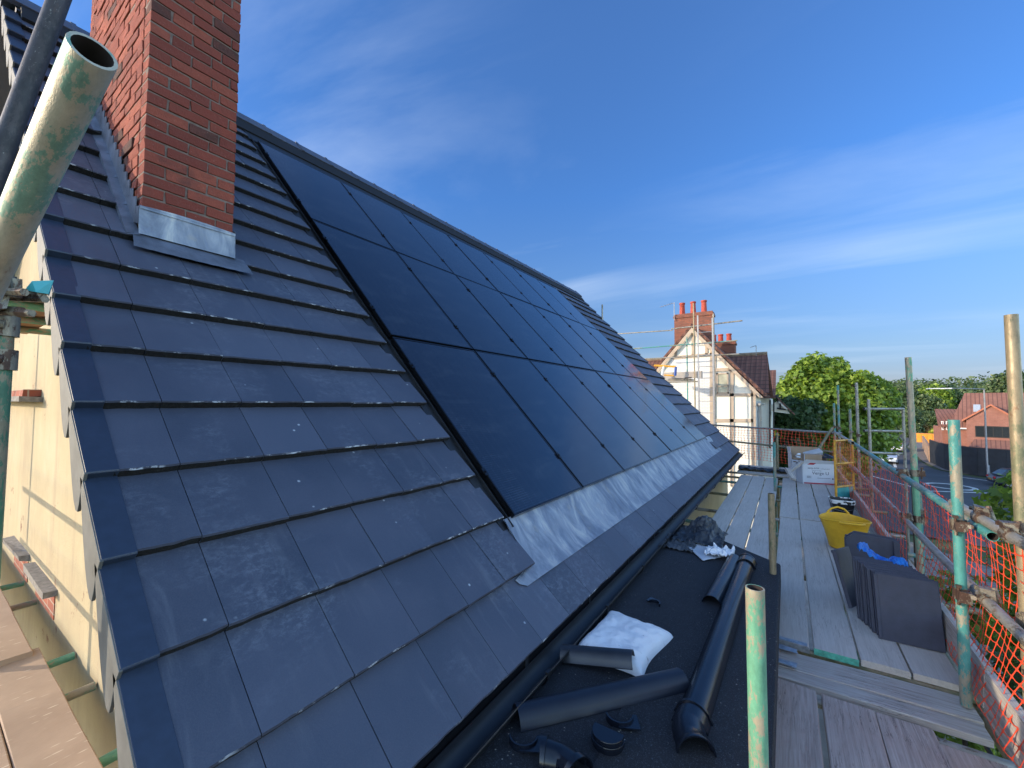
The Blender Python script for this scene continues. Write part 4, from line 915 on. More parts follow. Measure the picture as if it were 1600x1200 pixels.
# ================================================================== GROUND, ROAD
def f_ground(g, b):
    o = g.obj(); c = g.ramp(g.noise(o, .03, 6, .6), (.35, (.045, .07, .022)), (.65, (.075, .10, .035)))
    g.l(g.mix(g.ramp(g.noise(o, 1.2, 5, .7), (.4, 0), (.7, .5)), c, (.10, .10, .05)), b.inputs['Base Color']); b.inputs['Roughness'].default_value = .95
GROUND = mat('grass_and_earth', f_ground)
def terrain(x, y):
    d = math.hypot(x-5, y-20); s = max(0, min(1, (d-140)/330)); s = s*s*(3-2*s); return GZ-.05+s*(12+5*math.sin(x*.011+1)+3*math.sin(x*.03+y*.01))
m_ = MB(); xs_ = np.concatenate([np.linspace(-900, -120, 14), np.linspace(-90, 300, 40), np.linspace(340, 1100, 16)]); ys_ = np.concatenate([np.linspace(-700, -60, 8), np.linspace(-30, 500, 50), np.linspace(560, 1500, 14)])
vs = [(x, y, terrain(x, y)) for y in ys_ for x in xs_]; nx = len(xs_)
m_.add(vs, [(j*nx+i, j*nx+i+1, (j+1)*nx+i+1, (j+1)*nx+i) for j in range(len(ys_)-1) for i in range(nx-1)]); struct(m_.build('ground', GROUND, None, smooth=True))
def f_asph(g, b):
    o = g.obj(); c = g.ramp(g.noise(o, .35, 6, .65, .4), (.3, (.045, .047, .052)), (.7, (.075, .078, .085)))
    g.l(c, b.inputs['Base Color']); b.inputs['Roughness'].default_value = .8; g.bump(b, g.noise(o, 60, 3), .3, .01)
ASPH = mat('asphalt', f_asph); PAVE = brick_tex('paving_slabs', (.22, .20, .18), (.17, .155, .14), (.10, .09, .08), sc=.3); LINE = plain('road_paint', (.55, .55, .52), .7, var=.25, sc=3)
def sheet(name, pts, z, m, st=True, lab=None): 
    m_ = MB(); m_.prism([V(x, y, GZ+z) for x, y in pts], V(0, 0, .02)); o = m_.build(name, m, None); struct(o); return o
sheet('road', [(4.2, 30), (3.5, 50), (8.0, 69), (11.5, 90), (22, 140), (34, 200), (40, 198), (27, 138), (15.5, 90), (12.9, 68), (12.6, 60.5), (14.3, 56.2), (19, 52.2), (60, 40), (60, 20), (25, 25)], .0, ASPH)
sheet('pavement', [(-6, 26), (-3, 60), (7.0, 69), (2.6, 50), (3.4, 30), (8, 24), (8, 20), (-6, 20)], .02, PAVE)
sheet('pavement', [(11.0+2.1, 60.4), (13.2, 68), (15.8, 90), (27.3, 138), (28.5, 137), (17.3, 89.5), (14.2, 68), (13.9, 61), (16.2, 57.5), (60, 45.5), (60, 42), (19.2, 53)], .02, PAVE)
sheet('yard', [(-8, -4), (-8, 20), (8, 20), (6, 8), (4.5, -4)], .01, plain('concrete_yard', (.22, .21, .20), .9, var=.3, sc=1.5))
for a, b_, w_ in (((9.5, 60), (10.6, 68), .12), ((11.3, 73), (12.5, 80), .12), ((14, 92), (17, 103), .12), ((9.0, 45.2), (19, 49.6), .14), ((12.6, 56), (19.5, 50.6), .10), ((6.2, 52), (8.8, 45.5), .12)):
    a = V(*a, GZ+.024); b_ = V(*b_, GZ+.024); d = (b_-a)/np.linalg.norm(b_-a); s = V(-d[1], d[0], 0)*w_; m_ = MB(); m_.prism([a-s, a+s, b_+s, b_-s], V(0, 0, .004)); struct(m_.build('road_marking', LINE, None))
q = at_Z(1405, 757, GZ+.024); m_ = MB(); an2 = np.linspace(0, 2*math.pi, 30, endpoint=False)
q = at_Z(1484, 760, GZ+.03); m_.rings([[q+V(1.6*r*math.cos(a), 1.6*r*math.sin(a), h) for a in an2] for r, h in ((1, 0), (1, .004), (.78, .004), (.78, 0))], False, False); struct(m_.build('road_marking', LINE, None))

# ================================================================== NEIGHBOURING WHITE HOUSE
YN = 22.5
nb = thing('white_house', 'white timber-framed gabled house with brick chimney stacks beyond the scaffold', 'house', (-4, 26, GZ))
WB = brick_tex('whitewashed_brick', (.72, .71, .69), (.66, .65, .63), (.40, .38, .34), bump=.6); CREAM = plain('pale_render', (.74, .71, .62), .9, var=.06, sc=1.2, bump=.15); BEAM = plain('taupe_beam', (.42, .33, .25), .8, var=.12, sc=4)
PANT = None
def f_pant(g, b):
    u = g.obj(src='UV'); s = g.n('SeparateXYZ'); g.l(u, s.inputs[0]); fx = g.math('FRACT', g.math('DIVIDE', s.outputs[0], .24)); fy = g.math('FRACT', g.math('DIVIDE', s.outputs[1], .30))
    r_ = g.math('ABSOLUTE', g.math('SUBTRACT', fx, .5)); c = g.ramp(g.noise(g.obj(), 2.5, 6, .7), (.3, (.11, .045, .032)), (.7, (.19, .085, .06)))
    c = g.mix(g.math('LESS_THAN', fy, .12), c, (.03, .018, .015)); c = g.mix(g.ramp(r_, (.36, 0), (.5, .8)), c, (.05, .025, .02))
    g.l(c, b.inputs['Base Color']); b.inputs['Roughness'].default_value = .85; g.bump(b, r_, .9, .05)
PANT = mat('dark_pantiles', f_pant)
ax_, az_ = -3.96, 3.90; hw_, ezn = 3.0, .42; sl_ = (az_-ezn)/hw_
gx0, gx1 = ax_-2.72, -1.22
m_ = MB(); topz = lambda x: az_-.12-abs(x-ax_)*sl_
m_.prism([V(gx0, YN, GZ), V(gx1, YN, GZ), V(gx1, YN, topz(gx1)), V(ax_, YN, az_-.12), V(gx0, YN, topz(gx0))], V(0, 4, 0)); m_.build('gable_wall', [CREAM], nb)
xb = at_Y(1113, 600, YN)[0]; zb1 = at_Y(1090, 556, YN)[2]
MB().prism([V(gx0+.02, YN-.012, GZ), V(xb, YN-.012, GZ), V(xb, YN-.012, zb1), V(ax_-(az_-zb1)/sl_+.15, YN-.012, zb1)], V(0, .011, 0)).build('painted_brickwork', WB, nb)
bm_ = lambda p, q, wd, y=YN-.03, nm='beam', th=.06: None
def beam(p, q, wd, parent=nb, m=BEAM, Yp=YN, th=.05, off=.0):
    a = at_Y(*p, Yp); b = at_Y(*q, Yp); d = (b-a)/np.linalg.norm(b-a); s = V(d[2], 0, -d[0])*wd/2
    MB().prism([a-s+V(0, -th+off, 0), a+s+V(0, -th+off, 0), b+s+V(0, -th+off, 0), b-s+V(0, -th+off, 0)], V(0, th-.002, 0)).build('timber', m, parent)
for p, q, w_ in (((1051, 559), (1112, 554), .16), ((1083, 516), (1083, 555), .14), ((1056, 545), (1056, 558), .12), ((1104, 538), (1104, 554), .12), ((1114, 545), (1114, 760), .26), ((1118, 578), (1145, 577), .15), ((1143.5, 577), (1144, 760), .17), ((1118, 617), (1177, 617), .14), ((1118, 657), (1177, 657), .16), ((1177, 604), (1178, 760), .20)): beam(p, q, w_)
# window
wa = at_Y(1119.5, 583, YN); wb_ = at_Y(1139, 615, YN)
m_ = MB(); x0, x1, z0, z1 = wa[0], wb_[0], wb_[2], wa[2]
for q in (((x0, z0), (x1, z0+.07)), ((x0, z1-.07), (x1, z1)), ((x0, z0), (x0+.07, z1)), ((x1-.07, z0), (x1, z1)), ((x0, (z0+z1)/2-.16), (x1, (z0+z1)/2-.12))): m_.box2((q[0][0], YN-.055, q[0][1]), (q[1][0], YN-.01, q[1][1]))
wf = m_.build('window', BEAM, nb); MB().box2((x0+.06, YN-.03, z0+.06), (x1-.06, YN-.015, z1-.06)).build('pane', plain('curtained_glass', (.42, .40, .30), .15, var=.35, sc=2.5), wf, loc=nb.location)
# wing roof and bargeboards
m_ = MB(); ov = .16; P_ = []
for sg_ in (-1, 1):
    e = V(ax_+sg_*(hw_+.08), YN-ov, ezn-.10); t_ = V(ax_, YN-ov, az_); nn = V(sg_*sl_, 0, 1)/math.hypot(sl_, 1)*.14
    m_.prism([e, t_, t_+V(0, 0, .17), e+nn], V(0, 4.6, 0))
m_.build('wing_roof', PANT, nb)
for sg_ in (-1, 1):
    e = V(ax_+sg_*(hw_+.04), YN-ov-.03, ezn-.14); t_ = V(ax_, YN-ov-.03, az_-.04); MB().prism([e, t_, t_-V(0, 0, .27), e-V(sg_*.16, 0, .02)], V(0, .035, 0)).build('bargeboard', BEAM, nb)
# main roof sloping to the street side, behind the wing
def pl4(name, pts, th, m, parent):
    P = [np.array(p, float) for p in pts]; n = np.cross(P[1]-P[0], P[2]-P[0]); n /= np.linalg.norm(n); n *= (1 if n[2] > 0 else -1)
    return MB().prism([p-n*th for p in P], n*th).build(name, m, parent)
ra = at_Y(1199, 553, 26.5); rb = at_Y(1020, 549, 26.5); ea = at_Y(1202.5, 614, 23.6); zr = ra[2]; ze_ = ea[2]
pl4('main_roof', [(-12, 26.5, zr), (ra[0], 26.5, zr), (ea[0], 23.3, ze_), (-12, 23.3, ze_)], .15, PANT, nb)
pl4('main_roof', [(-12, 26.5, zr), (ra[0], 26.5, zr), (ea[0], 29.9, ze_), (-12, 29.9, ze_)], .15, PANT, nb)
MB().box2((-12, 23.6, GZ), (gx1-.25, 29.6, ze_)).build('main_wall', CREAM, nb)
MB().prism([V(gx1-.25+.3, 23.6, ze_), V(gx1+.05, 29.6, ze_), V(gx1+.05, 26.5, zr-.15)], V(-.2, 0, 0)).build('main_gable', CREAM, nb)
MB().path([(-12, 26.5, zr+.03), (ra[0], 26.5, zr+.03)], .10, 8).build('ridge_tiles', plain('mossy_ridge', (.22, .17, .12), .9, var=.4, sc=6), nb)
g_ = MB(); g_.path([V(gx1+.12, YN-.1, ezn-.45), V(gx1+.12, YN+3.8, ezn-.45)], .06, 8); g_.path([V(gx1+.12, YN+.3, ezn-.48), V(gx1+.06, YN+.3, ezn-.8), V(gx1+.06, YN+.3, GZ)], .04, 8); g_.build('gutter', plain('grey_gutter', (.30, .29, .27), .5), nb, smooth=True)
MB().box2((gx1, YN+.12, GZ), (gx1+.02, YN+3.9, ezn-.3)).build('side_cladding', plain('grey_side', (.42, .44, .47), .8, var=.15, sc=4), nb)
for z in (-.9, -2.7): MB().box2((gx1+.021, YN+.3, z), (gx1+.05, YN+3.6, z+.16)).build('timber', BEAM, nb)
for y in (.9, 2.0, 3.0): MB().box2((gx1+.021, YN+y, -5), (gx1+.05, YN+y+.14, ezn-.4)).build('timber', BEAM, nb)
NBR = brick_tex('old_chimney_brick', (.26, .085, .05), (.16, .06, .042), (.13, .10, .08), bump=1.0); POT = plain('red_clay_pot', (.36, .055, .03), .75, var=.2, sc=6)
def stack(x0, x1, y0, y1, z0, z1, pots, parent=nb):
    m_ = MB(); m_.box2((x0, y0, z0), (x1, y1, z1-.22)); m_.box2((x0-.05, y0-.05, z1-.22), (x1+.05, y1+.05, z1-.10)); m_.box2((x0-.02, y0-.02, z1-.10), (x1+.02, y1+.02, z1))
    o = m_.build('chimney', NBR, parent)
    for px_, h_ in pots:
        m_ = MB(); c = V(px_, (y0+y1)/2, z1-.02); m_.rings([[c+V(r*math.cos(q), r*math.sin(q), h) for q in an2] for r, h in ((.17, 0), (.15, .06), (.13, h_-.1), (.155, h_-.08), (.155, h_), (.12, h_), (.1, .1))]); m_.build('chimney_pot', POT, o, loc=parent.location, smooth=True)
    return o
ca, cb_ = at_Y(1054, 497, 24.4), at_Y(1113, 489, 24.4); ztop = at_Y(1085, 489, 24.4)[2]
pots = [(at_Y(x, 480, 24.7)[0], .72) for x in (1066, 1083, 1100)]
ch = stack(ca[0], cb_[0]-.0, 24.3, 25.1, 1.0, ztop, pots)
ca2, cb2 = at_Y(1113, 535, 27.8), at_Y(1148, 534, 27.8)
stack(ca2[0], cb2[0], 27.8, 28.6, .8, at_Y(1130, 533, 27.8)[2], [(at_Y(x, 525, 28.2)[0], .50) for x in (1115, 1126, 1139)])
# lead steps where the verge meets the stack
def aerial(name, base, top, arm, label, m=T_BARE, els=5):
    m_ = MB(); m_.path([base, top], .018, 6); m_.path([top, arm], .013, 6); top = np.array(top); arm = np.array(arm)
    for i in range(els):
        c = top+(arm-top)*(.15+.8*i/els); m_.path([c+V(0, -.25, 0), c+V(0, .25, 0)], .006, 5)
    return tag(m_.build(name, m, None), label, 'aerial')
GALV = plain('grey_aerial', (.3, .3, .31), .5, .5)
aerial('aerial', at_Y(1053.5, 500, 24.2), at_Y(1053.5, 473, 24.2), at_Y(1031, 480, 24.6), 'television aerial on a pole at the left of the tall chimney', GALV)
aerial('aerial', at_Y(1181.5, 556, 26.4), at_Y(1181.5, 540, 26.4), at_Y(1172, 543, 26.4), 'small television aerial above the dark pantile ridge', GALV, 3)
# further timbered house
tb = thing('timbered_house', 'dark roofed black-and-white timbered house half hidden behind the white one', 'house', (-.5, 33, GZ))
DRK = plain('black_timber', (.015, .014, .014), .7); a = at_Y(1199, 582, 32); b_ = at_Y(1213, 582, 32); c = at_Y(1213, 622, 30)
MB().prism([V(a[0]-4, 34.2, a[2]+.2), V(b_[0]-.05, 34.2, b_[2]+.2), V(b_[0]-.05, 30.6, c[2]), V(a[0]-4, 30.6, c[2])], V(0, 0, .12)).build('roof', PANT, tb)
MB().box2((a[0]-4, 31, GZ), (b_[0]-.35, 37, c[2])).build('wall', CREAM, tb)
p = at_Y(1218, 628, 31.2); m_ = MB(); m_.prism([p+V(-.9, 0, -.55), p+V(.55, 0, -.75), p+V(.0, 0, .15)], V(0, 1.2, 0)); m_.build('porch_gable', CREAM, tb)
for A_, B_ in (((1215, 626), (1230, 640)), ((1214, 638), (1229, 640)), ((1219, 630), (1219, 640)), ((1212, 618), (1216, 628))): beam(A_, B_, .09, tb, DRK if A_[1] != 626 else WHITE, 31.1, .08)
pl4('porch_roof', [p+V(-.1, -.3, .3), p+V(-.1, 2, .3), p+V(.8, 2, -.78), p+V(.8, -.3, -.78)], .06, PANT, tb)
for x in (1203, 1209): beam((x, 625), (x, 700), .08, tb, DRK, 30.9, .06)
# scaffold on the white house
ns = thing('scaffold', 'grey tube scaffold standing against the white gabled house', 'scaffold', (-4, 20.8, GZ)); YS = 20.9
def nt_(p, q, m, nm='standard', Y1=YS, Y2=YS, D=.06): return tube(nm, at_Y(*p, Y1), at_Y(*q, Y2), m, ns, D=D)
def npost(x, y, m, Y=YS): p = at_Y(x, y, Y); return tube('standard', V(p[0], Y, GZ), p, m, ns, D=.06)
npost(1073, 526, T_TEAL); npost(1083.5, 474, T_BROWN, 20.6); npost(1114.5, 490, T_BARE, 20.7)
nt_((960, 522), (1051, 516), T_BARE, 'ledger', D=.055); nt_((1049, 514), (1160, 501), T_BARE, 'ledger', D=.065); nt_((988, 545), (1152, 532), T_TEAL, 'ledger', 20.8, 20.8); nt_((1003, 561), (1155, 553), T_BARE, 'ledger', 20.8, 20.8); nt_((1040, 597.5), (1093, 596), T_BARE, 'ledger'); nt_((1045, 593), (1080, 590), T_DARK, 'ledger', 21.6, 20.4)
p = at_Y(1066, 585, 20.7); tag(MB().box2(at_Y(1036, 592, 20.7), at_Y(1097.5, 580, 20.75)+V(0, .04, 0)).build('toe_board', WOOD, None), 'grey toe board on the scaffold of the white house', 'board')
m_ = MB(); a = at_Y(1036, 594, 20.8); b_ = at_Y(1080, 592, 20.8); tag(MB().box2(a+V(0, 0, -.03), b_+V(0, .7, .01)).build('scaffold_board', WOOD, None), 'short deck boards behind the toe board of the white house scaffold', 'board')
ld_ = thing('ladder', 'metal ladder tied upright to the scaffold of the white house', 'ladder', tuple(at_Y(1102, 700, 20.55)))
for x in (1090, 1113): p0 = at_Y(x, 493 if x == 1090 else 497, 20.55); MB().box2((p0[0]-.03, 20.53, -4.5), (p0[0]+.03, 20.58, p0[2])).build('stile', GALV, ld_)
xa, xb_ = at_Y(1090, 600, 20.55)[0], at_Y(1113, 600, 20.55)[0]
for k in range(22): z = at_Y(1100, 519, 20.55)[2]-k*.53; MB().path([(xa, 20.55, z), (xb_, 20.55, z)], .016, 6).build('rung', GALV, ld_) if z > -4.4 else None
hs_ = thing('step_stand', 'yellow and blue folding step stand on the white house scaffold', 'step stand', tuple(at_Y(1040, 588, 20.3)))
BLU = plain('blue_plastic', (.02, .07, .30), .5)
m_ = MB(); a, b_, c_, d_ = at_Y(1022, 571, 20.3), at_Y(1056, 573, 20.3), at_Y(1055, 587, 20.3), at_Y(1035, 587, 20.3)
m_.path([a, b_], .05, 6); m_.path([at_Y(1038, 586, 20.3), at_Y(1053, 587, 20.3)], .04, 6); m_.build('yellow_rails', YM, hs_); m_ = MB(); m_.path([b_, c_], .06, 6); m_.build('blue_end', BLU, hs_); m_ = MB(); m_.path([at_Y(1037, 572, 20.3), at_Y(1034, 588, 20.3)], .05, 6); m_.build('white_leg', WHITE, hs_)
p = at(941, 497, 13.2); tag(tube('loose_tube', p-V(0, 0, .6), at(941, 476, 13.2), T_BARE, None), 'short tube rising behind the far corner of the tiled roof', 'tube')

# ================================================================== RED BRICK HOUSE, HOARDING, STREET
YR = 66
rh = thing('brick_house', 'red brick house with a long tiled roof and gabled bay behind the black hoarding', 'house', tuple(V(at_Y(1483, 668, 66)[0], 66, GZ))); rh.rotation_euler = (0, 0, rad(-15))
RB = brick_tex('orange_red_brick', (.30, .115, .08), (.24, .09, .065), (.28, .20, .16)); RTILE = mat('brown_tiles', lambda g, b: (g.l(g.mix(g.math('LESS_THAN', g.math('FRACT', g.math('DIVIDE', (lambda u: (g.l(g.obj(src='UV'), u.inputs[0]), u.outputs[0])[1])(g.n('SeparateXYZ')), .33)), .22), g.ramp(g.noise(g.obj(), 1.5, 6, .7), (.3, (.17, .075, .055)), (.7, (.25, .115, .085))), (.11, .05, .04)), b.inputs['Base Color']), b.inputs['Roughness'].__setattr__('default_value', .9)))
RY = lambda x, y, d=0: at_Y(x, y, YR+d)
rl, rr_ = RY(1486, 616, 4)[0], RY(1700, 610, 4)[0]; rz = RY(1530, 616, 4)[2]; el_ = RY(1483, 668, 0); 
MB().prism([V(rl, YR+4.5, rz), V(rr_, YR+4.5, rz), V(rr_, YR, el_[2]), V(el_[0], YR, el_[2])], V(0, 0, .15)).build('roof', RTILE, rh)
MB().prism([V(rl, YR+4.5, rz), V(rr_, YR+4.5, rz), V(rr_, YR+9, el_[2]), V(el_[0], YR+9, el_[2])], V(0, 0, .15)).build('roof', RTILE, rh)
MB().box2((el_[0]+.3, YR+.3, GZ), (rr_, YR+8.7, el_[2])).build('wall', RB, rh)
MB().prism([V(el_[0]+.3, YR+.3, el_[2]), V(el_[0]+.3, YR+8.7, el_[2]), V(rl+.3, YR+4.5, rz-.1)], V(.2, 0, 0)).build('gable_end', RB, rh)
gA, gL, gR_ = RY(1550, 634, -.8), RY(1513, 655, -.8), RY(1590, 655, -.8); Yb = YR-.8
MB().prism([V(gL[0], Yb, GZ), V(gR_[0], Yb, GZ), V(gR_[0], Yb, gL[2]), V(gA[0], Yb, gA[2]), V(gL[0], Yb, gL[2])], V(0, 1.3, 0)).build('bay', RB, rh)
for s_ in (gL, gR_): MB().prism([V(s_[0]+(.3 if s_ is gR_ else -.3), Yb-.2, gL[2]-.25), V(gA[0], Yb-.2, gA[2]), V(gA[0], Yb-.2, gA[2]+.18), V(s_[0]+(.3 if s_ is gR_ else -.3), Yb-.2, gL[2]-.05)], V(0, 3.2, 0)).build('bay_roof', RB if False else plain('orange_verge', (.40, .14, .08), .9), rh)
wA, wB = RY(1527, 665, -.9), RY(1583, 684, -.9)
m_ = MB(); m_.box2((wA[0], Yb-.06, wB[2]), (wB[0], Yb-.005, wA[2])); wo = m_.build('window', DRK, rh)
for k in range(4):
    x0 = wA[0]+.06+(wB[0]-wA[0]-.06)*k/4; x1 = wA[0]+(wB[0]-wA[0]-.06)*(k+1)/4; MB().box2((x0, Yb-.07, wB[2]+.08), (x1, Yb-.061, wA[2]-.08)).build('pane', GLASSD, wo, loc=rh.location)
cA, cB = RY(1524, 704, -2.6), RY(1590, 690, -.9)
MB().prism([V(cA[0], YR-2.6, cA[2]), V(cB[0]+.4, YR-2.6, cA[2]), V(cB[0]+.1, Yb, cB[2]), V(cA[0]+.6, Yb, cB[2])], V(0, 0, .12)).build('canopy', RTILE, rh); MB().box2((cA[0], YR-2.66, cA[2]-.16), (cB[0]+.4, YR-2.60, cA[2]+.03)).build('canopy_fascia', WHITE, rh)
vA, vB = at_Y(1507, 630, YR+2.3), at_Y(1518, 637, YR+2.3)
m_ = MB(); fq = lambda u, v: V(vA[0]+(vB[0]-vA[0])*u, 0, 0)
zz0 = el_[2]+(rz-el_[2])*.42; zz1 = el_[2]+(rz-el_[2])*.62; yy0 = YR+4.5*.42; yy1 = YR+4.5*.62; m_.prism([V(vA[0], yy0, zz0+.2), V(vB[0], yy0, zz0+.2), V(vB[0], yy1, zz1+.2), V(vA[0], yy1, zz1+.2)], V(0, 0, .05)); m_.build('rooflight', plain('rooflight_glass', (.35, .4, .45), .15), rh)
MB().box2((el_[0]-.1, YR-.12, el_[2]-.12), (gL[0]+.2, YR-.02, el_[2]+.02)).build('gutter', WHITE, rh)
# low red wing at its left with two white windows
lw_ = thing('brick_annexe', 'small red brick wing with white framed windows left of the brick house', 'house', tuple(V(14, 70, GZ)))
A_ = at_Y(1468, 641, 72); B_ = at_Y(1486, 641, 72); C_ = at_Y(1466, 664, 70)
MB().prism([V(A_[0], 74, A_[2]), V(B_[0]+1.5, 74, A_[2]), V(B_[0]+1.5, 70, C_[2]-.2), V(C_[0], 70, C_[2]-.2)], V(0, 0, .14)).build('roof', RTILE, lw_); MB().box2((C_[0]+.4, 70.4, GZ), (B_[0]+1.3, 74, C_[2]-.2)).build('wall', RB, lw_)
for x in (1473, 1480): a = at_Y(x-2.2, 658, 70.3); b_ = at_Y(x+2.2, 672, 70.3); w2 = MB().box2((a[0], 70.3, b_[2]), (b_[0], 70.39, a[2])).build('window', WHITE, lw_); MB().box2((a[0]+.08, 70.27, b_[2]+.08), (b_[0]-.08, 70.3, a[2]-.08)).build('pane', plain('red_door%d' % x, (.25, .05, .05), .5), w2, loc=lw_.location)
# hoarding
ho = thing('hoarding', 'long black painted hoarding curving round the street corner', 'fence', (15, 58, GZ)); HB = plain('black_hoarding', (.018, .021, .028), .7, var=.3, sc=1.5, bump=.1)
hp = [(13.75, 67.5), (13.55, 61.2), (13.9, 59.3), (15.0, 57.7), (16.6, 56.8), (26, 53.6), (40, 49)]
m_ = MB()
for a, b_ in zip(hp[:-1], hp[1:]):
    a = V(*a, GZ); b_ = V(*b_, GZ); d = (b_-a)/np.linalg.norm(b_-a); s = V(-d[1], d[0], 0)*.05; m_.prism([a-s, a+s, b_+s, b_-s], V(0, 0, 2.65))
m_.build('panels', HB, ho); m_ = MB()
for a, b_ in zip(hp[:-1], hp[1:]): m_.path([V(*a, GZ+2.68), V(*b_, GZ+2.68)], .05, 6)
m_.build('capping', plain('hoarding_cap', (.2, .09, .06), .8), ho)
bw_ = MB(); 
for a, b_ in (((13.75, 67.6), (17.4, 89)),):
    a = V(*a, GZ); b_ = V(*b_, GZ); d = (b_-a)/np.linalg.norm(b_-a); s = V(-d[1], d[0], 0)*.11; bw_.prism([a-s, a+s, b_+s, b_-s], V(0, 0, 1.9))
tag(bw_.build('boundary_wall', brick_tex('buff_brick', (.42, .27, .17), (.34, .2, .13), (.3, .25, .2)), None), 'buff brick boundary wall going up the side street from the hoarding', 'wall')
for x, y, c, l in ((1464, 706, (.35, .06, .06), 'dark notice board with red lines on the hoarding'), (1475, 705, (.55, .62, .70), 'pale blue notice board on the hoarding')):
    p = at(x, y, 49.4 if x < 1470 else 49.0); t_ = thing('notice_board', l, 'sign', tuple(p), 0, local=True); wq, hq = (.36, .52)
    p_ = at_Z(x, 733, GZ)
    f_ = (MB().box((0, 0, 0), (wq*2, .03, hq*2.2))); f_.build('board', plain('notice%d' % x, (.06, .03, .035) if x < 1470 else c, .6), t_)
    m_ = MB(); [m_.box((0, -.02, .42-.16*k), (wq*1.5, .01, .05)) for k in range(6)]; m_.build('printed_lines', plain('notice_ink%d' % x, (.45, .09, .08) if x < 1470 else (.25, .3, .38), .6), t_)
m_ = MB(); q = at_Z(1462, 700, GZ+2.5); gq = [at(1459, 692, 50.5), at(1484, 693, 49.8)]
for z in (0, .55, 1.05): m_.path([gq[0]+V(0, 0, -z), gq[1]+V(0, 0, -z)], .05, 6)
for k in range(3): p = gq[0]+(gq[1]-gq[0])*k/2; m_.path([p, p-V(0, 0, 2.4)], .05, 6)
tag(m_.build('site_gate', WHITE, None), 'white railed gate frame showing above the hoarding corner', 'gate')
# orange skip on the side street
sk_ = thing('skip', 'bright orange builder skip beyond the brick wall on the side street', 'skip', tuple(V(17.0, 96, GZ))); ORG = plain('orange_steel', (.80, .28, .03), .5, var=.12, sc=3)
a = at(1427, 677, 74); b_ = at(1454, 690, 74); c = (a+b_)/2; z0, z1 = b_[2], a[2]; W1 = abs(b_[0]-a[0])/2*1.15
m_ = MB(); m_.rings([[V(c[0]+sx*W1*f_, c[1]+sy*1.1, z) for sx, sy in ((-1, -1), (1, -1), (1, 1), (-1, 1))] for f_, z in ((.84, z0-.1), (.98, z1-.25), (1, z1-.2), (1, z1))]); [m_.box((c[0]+k*W1*.5, c[1]-1.12, (z0+z1)/2), (.1, .08, (z1-z0)*.9)) for k in (-1.4, -.5, .5, 1.4)]; m_.build('tub', ORG, sk_); MB().box2((c[0]-W1*.8, c[1]-1.0, GZ), (c[0]+W1*.8, c[1]+1.0, z0-.1)).build('stand', DRK, sk_)
# street lamp
lb = at_Z(1545, 752, GZ); lt = at(1537.5, 608, float(np.linalg.norm([(lb @ fw)]))); lamp = thing('street_lamp', 'tall grey street lamp with a long arm in front of the hoarding', 'street lamp', tuple(lb))
MB().path([lb, V(lb[0], lb[1], GZ+1.4), V(lb[0]-.05, lb[1], GZ+1.45), lt], [.11, .11, .075, .05], 10).build('post', GALV, lamp, smooth=True)
ae = at(1483, 606.5, float(lt @ fw)*1.0); MB().path([lt, ae], .035, 8).build('arm', GALV, lamp); hd = at(1451, 607, float(lt @ fw)); MB().box2(ae-V(0, .12, .09), hd+V(0, .12, .03)).build('lamp_head', WHITE, lamp, bevel=.03)
# street name plate
p = at_Z(1529, 742, GZ); q = at_Z(1558, 746, GZ); t_ = thing('street_sign', 'low white street name plate on two posts before the hoarding', 'sign', tuple(p)); h0 = .75
MB().prism([p+V(0, 0, h0), q+V(0, 0, h0), q+V(0, 0, h0+.32), p+V(0, 0, h0+.32)], V(0, .03, 0)).build('plate', WHITE, t_)
for f_ in (.12, .88): c = p+(q-p)*f_; MB().box2(c-V(.04, 0, 0), c+V(.04, .05, h0)).build('post', GALV, t_)
